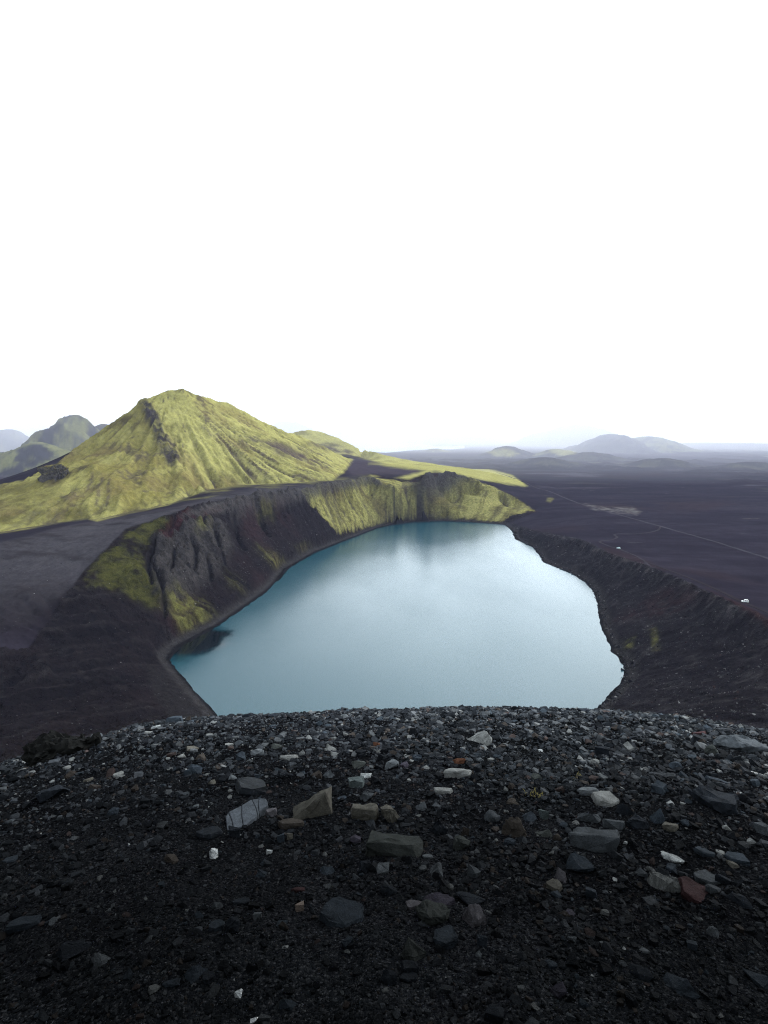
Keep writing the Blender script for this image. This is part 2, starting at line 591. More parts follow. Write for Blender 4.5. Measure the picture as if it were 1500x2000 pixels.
DLAKE_PX = [(672, 866), (700, 864), (760, 863), (830, 866), (850, 872), (905, 871), (908, 875), (880, 878), (845, 877), (800, 880), (755, 884), (700, 882), (660, 878)]
DLAKE = np.array([at_z(px, py, 21.0)[:2] for px, py in DLAKE_PX])


def land_height(x, y):
    """Design units in, height and region id out."""
    inside = (x > X0 + 5) & (x < X1 - 5) & (y > Y0 + 5) & (y < Y1 - 5)
    edge = np.minimum(np.minimum(x - X0, X1 - x), np.minimum(y - Y0, Y1 - y))
    wgt = sstep(5, 160, edge)
    zf = far_plain(x, y)
    reg = np.zeros(np.shape(x), np.int32)
    for k, (px, py, t, hw, st_, kind, lab) in enumerate(FAR_HILLS):
        cx, cy, cz = at_t(px, py, t)
        hh = cz - PLAIN
        sel = (np.abs(x - cx) < hw * 2.2) & (np.abs(y - cy) < hw * 2.2 * st_)
        if not sel.any():
            continue
        xx, yy = x[sel], y[sel]
        wob = 1 + 0.35 * fbm(xx, yy, hw * 0.9, 3, 0.5, 70 + k)
        d = np.hypot((xx - cx), (yy - cy) / st_) / hw / wob
        prof = np.clip(1 - d / 1.25, 0, 1)
        prof = (0.45 * prof + 0.55 * prof * prof * (3 - 2 * prof)) * (1 + (0.20 if kind == 'mossd' else 0.30) * (fbm(xx, yy, hw * 0.55, 5, 0.55, 90 + k, True) - 0.1) * np.clip(d * 2.6, 0, 1))
        b = hh * np.clip(prof, 0, 1.05)
        zz = PLAIN + b
        zs = zf[sel]
        up = zz > zs + 0.5
        rs = reg[sel]
        rs[up & (b > 2.0)] = 10 + k
        reg[sel] = rs
        zf[sel] = np.where(b > 0, np.maximum(zs, zz), zs)
    dl = (y > 2500) & (x > -900) & (x < 1800)
    if dl.any():
        s_ = poly_sd(x[dl], y[dl], DLAKE)
        zz = zf[dl]
        zz = np.where((y[dl] > 2700) & (reg[dl] == 0), np.minimum(zz, PLAIN + 0.5), zz)
        zf[dl] = np.where(s_ > -60, zz + (17.0 - zz) * sstep(-60, 20, s_), zz)
    zi = cubic(h, x, y)
    z = np.where(inside, zf * (1 - wgt) + zi * wgt, zf)
    reg = np.where(inside & (wgt > 0.5), 0, reg)
    return z, reg


# ------------------------------------------------------------------ polar mesh of the land
def build_az():
    fine = np.concatenate([np.arange(-50, -38, 0.22), np.arange(-38, 38, 0.136), np.arange(38, 50.01, 0.22)])
    left = np.concatenate([np.arange(-180, -70, 8.0), np.arange(-70, -50.5, 1.0)])
    right = -left[::-1]
    return np.radians(np.concatenate([left, fine, right]))


AZ = build_az()
lr = [math.log(26.5)]
while lr[-1] < math.log(30000):
    r_ = math.exp(lr[-1])
    if r_ < 130: d_ = 0.02
    elif r_ < 160: d_ = 0.008
    elif r_ < 1250: d_ = 0.0036
    elif r_ < 1900: d_ = 0.006
    elif r_ < 4500: d_ = 0.009
    else: d_ = 0.03
    lr.append(lr[-1] + d_)
RR = np.exp(np.array(lr))
na, nr = len(AZ), len(RR)
AA, RRR = np.meshgrid(AZ, RR)
VX = (RRR * np.sin(AA)).ravel(); VY = (RRR * np.cos(AA)).ravel()
VZ, REG = land_height(VX, VY)
inmap = (VX > X0 + 90) & (VX < X1 - 90) & (VY > Y0 + 60) & (VY < Y1 - 90)
v_sl = np.where(inmap, linear(slope, VX, VY), 0)
v_ds = np.where(inmap, linear(dsh, VX, VY), 500)
v_sd = np.where(inmap, linear(sdl, VX, VY), -500)
v_fl = np.where(inmap, linear(flow_s, VX, VY), 0)
v_fc = np.where(inmap, linear(flow_c, VX, VY), 0)
near = inmap & (RRR.ravel() > 60)

QX, QY, QD = project(VX, VY, VZ)
jx = 7 * fbm(VX, VY, 28, 4, 0.6, 101); jy = 7 * fbm(VX, VY, 28, 4, 0.6, 131)
JX, JY = QX + jx, QY + jy


def pmask(poly, soft=5.0, tmin=0, tmax=1e9, jit=1.0):
    P = np.array(poly, float)
    out = np.zeros(len(VX), np.float32)
    sel = (QD > tmin) & (QD < tmax) & (QX > P[:, 0].min() - 30) & (QX < P[:, 0].max() + 30) & (QY > P[:, 1].min() - 30) & (QY < P[:, 1].max() + 30)
    if sel.any():
        s_ = poly_sd(QX[sel] + jit * jx[sel], QY[sel] + jit * jy[sel], P)
        out[sel] = sstep(-soft, soft, s_)
    return out


MOUNT = [(-900, 960), (0, 948), (60, 938), (85, 915), (112, 908), (150, 876), (230, 810), (275, 775), (315, 755), (355, 748), (425, 772), (470, 788), (570, 840), (690, 897), (672, 922), (650, 938),
         (560, 944), (480, 947), (400, 958), (330, 986), (250, 1002), (190, 1018), (170, 1013), (60, 1031), (0, 1042), (-900, 1060)]
RIDGE2 = [(540, 850), (575, 838), (600, 832), (650, 845), (700, 868), (770, 888), (850, 900), (930, 910), (1000, 928), (1030, 950), (985, 945), (900, 930), (850, 918), (760, 908), (700, 893), (640, 885)]
CWALL = [(1048, 999), (1010, 973), (960, 948), (905, 928), (885, 919), (845, 919), (800, 937), (722, 927), (685, 936), (600, 953), (540, 962), (460, 972), (385, 985), (345, 1000),
         (245, 1033), (200, 1078), (165, 1113), (140, 1148), (100, 1210), (50, 1280), (-900, 1345), (-30, 1570), (-900, 1760), (430, 1420), (328, 1287), (560, 1112), (760, 1026), (985, 1026)]
m_mt = pmask(MOUNT, 3, 480, 1450, 0.35)
m_r2 = pmask(RIDGE2, 3, 1100, 1900, 0.35)
m_cw = pmask(CWALL, 3, 100, 1150, 0.15)
RWALL = [(1000, 1022), (1045, 1036), (1130, 1052), (1180, 1078), (1260, 1106), (1352, 1146), (1400, 1167), (1500, 1216), (2300, 1240), (2300, 1560), (1150, 1420), (1162, 1387), (1222, 1305), (1170, 1190), (1120, 1122), (1060, 1098), (1003, 1040)]
m_rw = pmask(RWALL, 3, 100, 900, 0.15)

pk = at_t(335, 762, 860)
pa = np.arctan2(VX - pk[0], VY - pk[1]); pr_ = np.hypot(VX - pk[0], VY - pk[1])
fan = fbm(pa * 17 + 0.25 * fbm(VX, VY, 50, 3, 0.5, 190), pr_ / 150.0, 1.0, 4, 0.6, 191)
fan0 = fbm(pa * 6.5 + 0.35 * fbm(VX, VY, 130, 3, 0.5, 188), pr_ / 260.0, 1.0, 3, 0.5, 189, True)
fan2 = fbm(pa * 32 + 0.4 * fbm(VX, VY, 40, 3, 0.5, 192), pr_ / 75.0, 1.0, 3, 0.6, 193)
ths = np.arctan2(VX - 30, VY - 560) * 260.0
wv_ = 6 * fbm(VX, VY, 40, 3, 0.5, 195)
butt = fbm((ths + wv_) / 13.0, VZ / 55.0, 1.0, 4, 0.55, 196, True)
strk = fbm((ths + 0.4 * wv_) / 4.0, VZ / 45.0, 1.0, 4, 0.6, 197)
strk2 = fbm((ths + wv_) / 16.0, VZ / 90.0, 1.0, 4, 0.6, 198)
grey_r = pmask([(268, 786), (282, 782), (296, 794), (314, 825), (320, 852), (346, 868), (354, 905), (330, 908), (308, 885), (300, 850), (288, 822)], 5, 480, 1000)
CLEFTS = [[(312, 1058), (296, 1085), (290, 1115), (300, 1150)], [(348, 1075), (338, 1105), (332, 1140)], [(372, 1062), (384, 1092), (380, 1128)], [(418, 1040), (428, 1075), (436, 1105)],
          [(455, 1010), (462, 1045), (478, 1075)], [(500, 985), (508, 1015), (525, 1045)], [(545, 975), (560, 1000)], [(395, 1010), (402, 1040)], [(590, 965), (612, 990)], [(345, 1010), (330, 1045), (312, 1060)],
          [(300, 1110), (318, 1160), (322, 1200)], [(405, 1105), (412, 1140)]]
# relief that the map is too coarse for
r_c = near & (v_sd < -3)
dz = np.zeros(len(VX), np.float32)
shore_f = sstep(4, 14, v_ds)
rib = fbm(VX, VY, 26, 5, 0.58, 201, True)
cl = m_cw * sstep(0.35, 0.75, v_sl) * shore_f
rockx = pmask([(300, 1062), (345, 1042), (400, 1020), (440, 1035), (455, 1075), (430, 1125), (385, 1160), (325, 1192), (290, 1155), (295, 1100)], 12, 200, 900)
rockx = np.maximum(rockx, 0.8 * pmask([(440, 985), (520, 968), (600, 958), (640, 952), (610, 972), (560, 992), (500, 1008), (455, 1030)], 8, 300, 900))
up_ = np.clip(VZ / 60.0, 0, 1)
dz += cl * (3.0 * (rib - 0.15)) + cl * 7.0 * (butt - 0.25) * (0.25 + 0.75 * np.clip(rockx + sstep(0.55, 0.8, up_), 0, 1))
for st_ in CLEFTS:
    dz -= 7.0 * m_cw * (QD < 1000) * np.exp(-(line_d(JX, JY, st_) / 3.6) ** 2)
dz += (m_cw + m_rw) * shore_f * sstep(0.2, 0.5, v_sl) * 0.9 * strk
dz += m_cw * shore_f * 1.0 * fbm(VX, VY, 9, 4, 0.55, 203)
dz += rockx * shore_f * 9.0 * (fbm(VX, VY, 38, 3, 0.55, 206, True) - 0.2)
dz += rockx * shore_f * 7.0 * (fbm(VX, VY, 17, 5, 0.6, 207, True) - 0.1)
lowd = pmask([(-900, 1180), (140, 1150), (190, 1180), (270, 1280), (280, 1380), (430, 1420), (-30, 1570), (-900, 1760)], 25, 100, 600)
ledge = pmask([(-900, 1290), (60, 1285), (95, 1300), (105, 1335), (60, 1345), (-900, 1345)], 8, 100, 600, 0.5)
dz += lowd * shore_f * (3.2 * fbm(VX, VY, 24, 4, 0.55, 214, True) + 1.0 * strk) + ledge * (3.5 + 2.5 * fbm(VX, VY, 9, 4, 0.6, 215, True))
dz += m_rw * shore_f * (0.9 * fbm(VX, VY, 7, 4, 0.6, 211, True) + 0.9 * fbm(VX, VY, 22, 3, 0.5, 212))
dz += m_mt * 5.5 * (fan0 - 0.3) * sstep(40, 140, pr_) * sstep(0.12, 0.35, v_sl) * (1 - 0.8 * np.exp(-(np.minimum(line_d(VX, VY, lines_arete), 400) / 40.0) ** 2))
dz -= m_mt * (6.0 * np.clip(fan, -0.2, 0.6) + 3.5 * np.clip(fan2, 0, 0.6)) * sstep(30, 90, pr_) * sstep(0.12, 0.35, v_sl)
crest = np.minimum(line_d(VX, VY, lines_arete), 400)
dz += m_mt * 5.0 * np.exp(-(crest / 16.0) ** 2) * fbm(VX, VY, 42, 5, 0.6, 225, True)
dz += rockx * shore_f * 2.2 * fbm(VX, VY, 4.5, 4, 0.65, 208, True)
dz += grey_r * 8.0 * (fbm(VX, VY, 15, 4, 0.6, 226, True) - 0.1)
dz += m_mt * (2.6 * fbm(VX, VY, 20, 5, 0.55, 221, True) + 2.2 * fbm(VX, VY, 70, 3, 0.5, 222)) * sstep(0.1, 0.35, v_sl)
dz += m_r2 * (3.2 * fbm(VX, VY, 60, 5, 0.55, 231, True)) * sstep(0.05, 0.25, v_sl)
oth = near & (v_sd < -3)
dz += oth * (1 - np.maximum.reduce([m_cw, m_rw, m_mt, m_r2])) * shore_f * (0.5 * fbm(VX, VY, 30, 4, 0.5, 241) + 0.9 * fbm(VX, VY, 110, 3, 0.5, 242))
rimd = line_d(VX, VY, rimL[3:21, :2])
rimrd = line_d(VX, VY, rimR[2:, :2])
dz += near * 2.2 * np.exp(-(rimd / 5.0) ** 2) * fbm(VX, VY, 16, 4, 0.6, 251)
dz += near * 3.0 * np.exp(-(rimrd / 6.0) ** 2) * fbm(VX, VY, 13, 4, 0.6, 252, True)
dz *= near & (v_sd < -1)
dz += 2.0 * fbm(VX, VY, 130, 4, 0.55, 261) * (~inmap) * (REG > 0)
dz += near * (np.abs(v_sd) < 12) * (0.35 * fbm(VX, VY, 7, 4, 0.6, 265) + 0.3 * fbm(VX, VY, 24, 2, 0.5, 266))
VZ = VZ + dz

# colours
sgrad = fbm(VX, VY, 45, 5, 0.55, 301)
sfine = fbm(VX, VY, 8, 4, 0.6, 302)
SAND = (0.0104, 0.0086, 0.0126)
C = np.tile(np.array(SAND, np.float32), (len(VX), 1))
plain_streak = fbm(VX * 0.35, VY * 1.6, 60, 4, 0.6, 303)
C = mixc(C, (0.0185, 0.0155, 0.0215), sstep(-0.25, 0.45, plain_streak) * 0.7)
C = mixc(C, (0.0240, 0.0205, 0.0270), sstep(0.15, 0.6, fbm(VX, VY * 2.2, 160, 4, 0.6, 304)) * 0.55)
C = mixc(C, (0.0205, 0.0135, 0.0150), sstep(0.1, 0.5, fbm(VX, VY, 210, 3, 0.5, 305)) * 0.5)
farp = sstep(900, 1800, np.hypot(VX, VY))
C = mixc(C, (0.0050, 0.0046, 0.0062), farp * sstep(0.05, 0.45, fbm(VX * 0.45, VY, 230, 5, 0.6, 306)) * 0.8)
C = mixc(C, (0.062, 0.056, 0.066), farp * sstep(0.15, 0.5, fbm(VX * 0.4, VY, 150, 5, 0.62, 307)) * 0.7)
C = mixc(C, (0.085, 0.083, 0.048), farp * sstep(0.28, 0.5, fbm(VX * 0.5, VY, 300, 5, 0.6, 308)) * 0.6)
# gravel shelf on the left
shelf = pmask([(-900, 1075), (0, 1060), (140, 1027), (280, 1001), (345, 992), (420, 966), (520, 952), (640, 944), (690, 932), (722, 927), (685, 938), (600, 955), (460, 975), (352, 1003), (250, 1035), (200, 1080), (140, 1150), (60, 1230), (-900, 1240)], 8, 200, 1200, 0.5)
shelf = shelf * (1 - 0.85 * sstep(1080, 1225, QY + 20 * sgrad))
C = mixc(C, (0.0072, 0.0058, 0.0064), pmask([(-900, 1110), (40, 1130), (150, 1140), (120, 1230), (-900, 1400)], 30, 150, 600) * 0.8)
C = mixc(C, (0.036, 0.033, 0.036), shelf * (0.55 + 0.45 * np.clip(0.5 + 0.5 * sgrad + 1.2 * fbm(VX, VY, 5, 4, 0.7, 319), 0, 1)))
C = mixc(C, (0.011, 0.0090, 0.0095), shelf * sstep(0.0, 0.5, fbm(VX * 0.5, VY * 1.3, 24, 4, 0.65, 309)) * 0.7)
strip = pmask([(-900, 1050), (0, 1040), (60, 1029), (170, 1013), (330, 985), (380, 972), (345, 990), (280, 1000), (140, 1025), (0, 1058), (-900, 1070)], 3, 250, 800, 0.2)
C = mixc(C, (0.012, 0.0105, 0.014), strip * 0.9)
pflat = pmask([(660, 905), (700, 893), (760, 908), (835, 916), (800, 928), (740, 925), (690, 928)], 4, 800, 1500, 0.5)
C = mixc(C, (0.030, 0.024, 0.030), pflat)

MY = np.array((0.238, 0.218, 0.074)); MD = np.array((0.060, 0.051, 0.0165)); MB = np.array((0.080, 0.052, 0.022)); MO = np.array((0.120, 0.078, 0.024)); PB = np.array((0.028, 0.020, 0.022))
def speck(mk, amt=0.55):
    return sstep(0.40, 0.62, mk + amt * (0.7 * sfine + 0.6 * sgrad)) * (mk > 0.03)


# mountain
mt = np.tile(MY.astype(np.float32), (len(VX), 1))
mt = mixc(mt, MD, sstep(-0.05, 0.55, sgrad + 0.35 * sfine) * 0.75)
mt = mixc(mt, MO, sstep(0.1, 0.5, fbm(VX, VY, 60, 4, 0.55, 311)) * pmask([(90, 930), (275, 790), (330, 890), (380, 950), (250, 990), (120, 985)], 20, 480, 1100) * 0.8)
mt = mixc(mt, MB, pmask([(175, 905), (215, 880), (270, 880), (320, 905), (300, 955), (215, 950)], 18, 480, 1000) * sstep(-0.3, 0.4, sgrad) * 0.75)
mt = mixc(mt, MD * 1.1, sstep(0.15, -0.35, fan0) * 0.75)
mt = mixc(mt, PB * 1.6, sstep(-0.12, -0.45, fan0 - 0.2 * sgrad) * 0.7)
mt = mixc(mt, PB * 1.3, sstep(0.05, 0.30, v_fc + 0.06 * sfine) * 0.85)
patch = sstep(-0.25, 0.35, fbm(VX, VY, 120, 3, 0.55, 309))
mt = mixc(mt, MD * 0.9, sstep(0.05, 0.42, fan) * 0.85 * (0.25 + 0.75 * patch))
mt = mixc(mt, PB * 1.3, sstep(0.30, 0.52, fan2 + 0.4 * sgrad) * 0.8)
mt = mixc(mt, MY * 1.12, sstep(0.1, 0.45, -fan) * 0.45)
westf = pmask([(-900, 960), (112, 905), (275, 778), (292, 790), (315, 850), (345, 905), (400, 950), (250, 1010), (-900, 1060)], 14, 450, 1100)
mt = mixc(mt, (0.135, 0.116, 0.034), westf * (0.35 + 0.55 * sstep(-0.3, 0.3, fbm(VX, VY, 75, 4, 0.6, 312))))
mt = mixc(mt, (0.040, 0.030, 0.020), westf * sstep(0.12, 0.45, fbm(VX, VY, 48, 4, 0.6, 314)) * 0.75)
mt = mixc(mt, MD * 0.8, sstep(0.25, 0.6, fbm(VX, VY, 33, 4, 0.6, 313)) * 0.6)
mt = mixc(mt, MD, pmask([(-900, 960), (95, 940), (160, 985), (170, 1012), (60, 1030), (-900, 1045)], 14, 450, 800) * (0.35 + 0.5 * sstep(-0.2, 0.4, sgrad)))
mt = mixc(mt, (0.030, 0.026, 0.026), grey_r * (0.35 + 0.65 * sstep(-0.4, 0.2, sgrad + sfine)))
for st_ in ([(425, 850), (470, 890), (520, 930)], [(395, 835), (450, 885), (500, 930)], [(470, 865), (540, 905)], [(490, 860), (590, 900), (640, 915)], [(400, 815), (420, 840)], [(545, 880), (615, 905)],
            [(200, 935), (185, 990)], [(215, 940), (208, 985)], [(180, 930), (172, 960)]):
    dl = line_d(JX, JY, st_)
    mt = mixc(mt, PB * 1.6, np.exp(-(dl / 3.6) ** 2) * 0.75 * sstep(-0.5, 0.1, sfine))
rz = pmask([(395, 815), (470, 810), (600, 868), (690, 905), (670, 925), (560, 935), (470, 920), (420, 880)], 12, 600, 1450)
mt = mixc(mt, PB * 1.5, rz * sstep(0.12, 0.36, fan2 + 0.25 * fan) * 0.75)
mt = mixc(mt, (0.060, 0.048, 0.032), sstep(0.20, 0.48, fbm(VX, VY, 85, 4, 0.6, 318) + 0.5 * sfine) * 0.85)
mt = mixc(mt, (0.115, 0.085, 0.036), sstep(0.05, 0.40, fbm(VX, VY, 95, 4, 0.6, 320)) * 0.5)
mt = mixc(mt, MY * 1.18, rz * sstep(0.0, 0.4, -fan2) * 0.5)
dkp = pmask([(515, 865), (560, 868), (600, 890), (590, 900), (540, 890)], 8, 600, 1400)
mt = mixc(mt, (0.05, 0.036, 0.036), dkp * 0.8)
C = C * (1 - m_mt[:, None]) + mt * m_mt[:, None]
toe = m_mt * sstep(0.0, 0.5, fbm(VX, VY, 18, 4, 0.6, 317)) * pmask([(0, 1000), (200, 985), (330, 960), (480, 925), (640, 915), (690, 900), (700, 930), (480, 960), (250, 1020), (0, 1060)], 10, 480, 1400)
C = mixc(C, (0.05, 0.045, 0.03), toe * 0.45)
# second ridge
r2 = np.tile(MY.astype(np.float32) * 1.05, (len(VX), 1))
r2 = mixc(r2, MD, sstep(-0.1, 0.5, sgrad) * 0.6)
r2 = mixc(r2, PB * 1.5, pmask([(600, 868), (650, 868), (720, 893), (700, 900), (640, 888)], 7, 900, 1900) * sstep(-0.4, 0.2, sgrad) * 0.9)
C = C * (1 - m_r2[:, None]) + r2 * m_r2[:, None]
yband = pmask([(720, 905), (800, 908), (860, 910), (930, 918), (1000, 935), (1025, 950), (970, 940), (900, 928), (850, 921), (800, 937), (770, 935), (830, 920)], 4, 900, 1600, 0.5)
C = mixc(C, MY * 0.95, yband * 0.85)
yb2 = pmask([(300, 992), (400, 955), (560, 944), (690, 930), (722, 926), (700, 932), (560, 952), (450, 960), (340, 992)], 4, 400, 1200, 0.8)
C = mixc(C, MY * 0.62, yb2 * sstep(-0.2, 0.5, sgrad) * 0.55)
# left crater wall
rock = np.array((0.027, 0.024, 0.023))
cw = np.tile(np.array((0.0062, 0.0048, 0.0052), np.float32), (len(VX), 1))
cw = mixc(cw, (0.017, 0.0085, 0.0088), sstep(0.0, 0.5, fbm(VX, VY, 70, 4, 0.55, 321)) * 0.8)
cw = mixc(cw, rock, rockx * sstep(-0.25, 0.25, rib) * 0.9)
cw = mixc(cw, (0.0030, 0.0026, 0.0028), np.clip(rockx + m_cw * 0.4, 0, 1) * sstep(-0.15, 0.35, -butt) * 0.85)
cw = mixc(cw, (0.0125, 0.0105, 0.0112), (1 - rockx) * sstep(0.05, 0.5, strk) * 0.75)
cw = mixc(cw, (0.0036, 0.0030, 0.0032), (1 - rockx) * sstep(0.05, 0.5, -strk2) * 0.75)
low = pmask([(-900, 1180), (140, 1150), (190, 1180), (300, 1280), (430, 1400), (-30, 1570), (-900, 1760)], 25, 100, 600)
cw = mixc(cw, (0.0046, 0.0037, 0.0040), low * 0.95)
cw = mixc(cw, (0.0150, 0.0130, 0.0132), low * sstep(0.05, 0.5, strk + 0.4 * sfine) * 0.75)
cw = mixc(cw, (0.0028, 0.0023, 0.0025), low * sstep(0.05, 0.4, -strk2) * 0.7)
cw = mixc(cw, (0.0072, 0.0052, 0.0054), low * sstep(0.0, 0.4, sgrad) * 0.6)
sand = pmask([(285, 1300), (330, 1310), (385, 1355), (440, 1410), (340, 1415), (300, 1360)], 6, 150, 500, 0.3)
cw = mixc(cw, (0.0095, 0.0085, 0.0086), sand * 0.85)
cleft = np.zeros(len(VX), np.float32)
for st_ in CLEFTS:
    cleft = np.maximum(cleft, np.exp(-(line_d(JX, JY, st_) / 3.4) ** 2))
cleft *= m_cw * (QD < 1000)
cw = mixc(cw, (0.0022, 0.0019, 0.0021), cleft * 0.85)
red2 = pmask([(470, 985), (560, 972), (570, 982), (530, 998), (480, 1004)], 7, 200, 900)
cw = mixc(cw, (0.021, 0.0075, 0.0080), red2 * sstep(-0.3, 0.2, sfine + sgrad) * 0.7)
red = pmask([(345, 1000), (470, 978), (500, 985), (440, 1000), (385, 1030), (352, 1045), (330, 1075), (300, 1070), (318, 1040)], 10, 200, 800)
cw = mixc(cw, (0.021, 0.0072, 0.0076), speck(red * 0.62, 0.6) * 0.85)
cleft0 = np.zeros(len(VX), np.float32)
for st_ in CLEFTS:
    cleft0 = np.maximum(cleft0, np.exp(-(line_d(JX, JY, st_) / 3.4) ** 2))
mossL = pmask([(245, 1038), (300, 1015), (335, 1022), (300, 1055), (285, 1110), (305, 1150), (335, 1190), (290, 1190), (235, 1160), (140, 1150), (165, 1115), (200, 1080)], 14, 200, 700)
cw = mixc(cw, (0.036, 0.035, 0.009), (0.45 * speck(mossL * 0.62, 0.6) + 0.55 * mossL * sstep(-0.25, 0.4, sgrad + 0.4 * sfine + 0.3 * strk)) * (1 - cleft0) * 0.95)
for pl, a in (([(320, 1175), (350, 1165), (400, 1175), (425, 1205), (395, 1228), (355, 1240)], 0.95), ([(500, 1070), (530, 1080), (560, 1100), (545, 1118), (515, 1090)], 0.8), ([(575, 1070), (600, 1060), (610, 1075), (590, 1082)], 0.6),
              ([(380, 1030), (410, 1020), (415, 1060), (385, 1055)], 0.7), ([(500, 990), (540, 985), (530, 1020), (505, 1010)], 0.7), ([(440, 1120), (470, 1135), (480, 1160), (450, 1145)], 0.5)):
    cw = mixc(cw, (0.070, 0.066, 0.020), pmask(pl, 15, 200, 900) ** 1.5 * a * sstep(-0.15, 0.35, 0.6 * strk + 0.4 * sfine + 0.25 * strk2 + 0.12))
farw = pmask([(585, 960), (640, 947), (700, 934), (722, 927), (760, 937), (800, 940), (850, 942), (905, 932), (960, 948), (1010, 973), (1048, 999), (1000, 1006), (985, 1018), (820, 1012), (760, 1018), (700, 1036), (660, 1040), (630, 1010)], 7, 500, 1150)
fw = np.tile((MY * 0.66).astype(np.float32), (len(VX), 1))
fw = mixc(fw, MD * 0.75, sstep(-0.15, 0.45, sgrad + 0.3 * sfine) * 0.8)
fw = mixc(fw, (0.050, 0.036, 0.018), sstep(0.05, 0.45, fbm(VX, VY, 60, 4, 0.6, 332)) * 0.7)
fw = mixc(fw, PB * 0.8, sstep(0.1, 0.4, -strk2) * 0.6)
fw = mixc(fw, PB * 0.7, sstep(-0.1, 0.35, -butt) * 0.75)
fw = mixc(fw, MD * 0.7, sstep(0.0, 0.45, strk) * 0.7)
fw = mixc(fw, PB * 0.9, sstep(0.05, 0.35, v_fc + 0.1 * sfine) * 0.85)
fw = mixc(fw, (0.030, 0.028, 0.024), pmask([(800, 940), (850, 930), (900, 935), (880, 965), (840, 975), (800, 965)], 10, 700, 1150) * 0.8)
fw = mixc(fw, PB, sstep(0.45, 0.7, fbm(VX, VY, 40, 3, 0.5, 331)) * 0.8)
fwm = speck(farw * 0.95, 0.35)
cw = cw * (1 - fwm[:, None]) + fw * fwm[:, None]
cliff = np.exp(-(rimd / 11.0) ** 2) * pmask([(340, 1015), (460, 968), (600, 950), (722, 922), (850, 915), (930, 930), (900, 955), (820, 955), (720, 950), (640, 970), (560, 990), (430, 1010)], 6, 300, 1150)
cw = mixc(cw, (0.034, 0.031, 0.030), cliff * sstep(-0.55, 0.0, rib) * 0.9)
cw = mixc(cw, (0.009, 0.008, 0.0085), sstep(0.12, 0.4, v_fc) * (1 - farw) * 0.6)
C = C * (1 - m_cw[:, None]) + cw * m_cw[:, None]
# right wall
rw = np.tile(np.array((0.0078, 0.0068, 0.0078), np.float32), (len(VX), 1))
rw = mixc(rw, (0.0270, 0.0245, 0.0250), sstep(0.0, 0.5, fbm(VX, VY, 12, 4, 0.7, 341)) * 0.7)
rw = mixc(rw, (0.017, 0.0080, 0.0084), pmask([(1290, 1150), (1350, 1150), (1400, 1172), (1360, 1185), (1300, 1200), (1200, 1215), (1250, 1180)], 12, 200, 700) * sstep(-0.4, 0.3, sfine) * 0.75)
rw = mixc(rw, (0.075, 0.072, 0.022), (pmask([(1268, 1232), (1280, 1228), (1290, 1270), (1276, 1272)], 5, 200, 600) + pmask([(1195, 1264), (1230, 1250), (1245, 1246), (1235, 1262), (1210, 1270)], 4, 200, 600)).clip(0, 1) * sstep(-0.5, 0.3, sfine) * 0.85)
C = C * (1 - m_rw[:, None]) + rw * m_rw[:, None]
q_ = m_rw * sstep(0.15, 0.4, v_sl)
C = mixc(C, (0.0026, 0.0023, 0.0027), q_ * sstep(0.0, 0.45, strk2) * 0.75)
C = mixc(C, (0.0210, 0.0190, 0.0200), q_ * sstep(0.1, 0.55, strk) * 0.65)
rimtop = np.exp(-(rimrd / 5.0) ** 2) * near
C = mixc(C, (0.042, 0.038, 0.038), rimtop * sstep(-0.1, 0.4, sfine) * 0.7)
redb = pmask([(1380, 1150), (1420, 1168), (1500, 1208), (2300, 1225), (2300, 1250), (1500, 1230), (1440, 1190)], 4, 200, 600, 0.4)
C = mixc(C, (0.018, 0.0085, 0.0087), redb * 0.75)
redc = pmask([(1170, 1066), (1200, 1072), (1260, 1092), (1300, 1115), (1250, 1104), (1190, 1084)], 4, 300, 800, 0.5)
C = mixc(C, (0.017, 0.0105, 0.0115), redc * 0.7)
# pale flats on the plain
pale = pmask([(1140, 985), (1180, 990), (1235, 992), (1255, 1000), (1245, 1006), (1200, 1003), (1160, 995)], 3, 700, 1400, 0.6)
C = mixc(C, (0.095, 0.086, 0.082), pale * sstep(-0.35, 0.3, fbm(VX, VY, 20, 4, 0.7, 351)) * 0.8)
C = mixc(C, (0.06, 0.055, 0.055), near * (QX > 1050) * (QY < 1100) * sstep(0.38, 0.62, fbm(VX * 0.5, VY * 1.4, 40, 5, 0.65, 352)) * 0.6)
nose = pmask([(1060, 966), (1082, 964), (1087, 968), (1075, 982), (1066, 980), (1070, 972)], 2, 700, 1500, 0.4)
C = mixc(C, MY * 0.5, nose * 0.75 * sstep(-0.2, 0.3, sgrad))
# the plain on the left
lp = pmask([(-900, 868), (60, 866), (150, 866), (180, 885), (110, 900), (-900, 912)], 8, 1000, 4000)
C = mixc(C, (0.10, 0.10, 0.055), lp * sstep(-0.2, 0.3, fbm(VX * 0.6, VY, 160, 4, 0.6, 361)) * 0.8)
# beach and bed
C = mixc(C, (0.017, 0.0155, 0.0155), near * (1 - sstep(5, 9, v_ds)) * (v_sd < 0))
C = mixc(C, (0.026, 0.0235, 0.0235), near * np.exp(-((v_ds - 4.2 - 0.8 * sfine) / 0.9) ** 2) * (v_sd < 0) * 0.5 * sstep(-0.2, 0.4, sgrad))
C = mixc(C, (0.0042, 0.0042, 0.0044), near * (1 - sstep(0.8, 2.8, v_ds + 0.8 * sfine)))
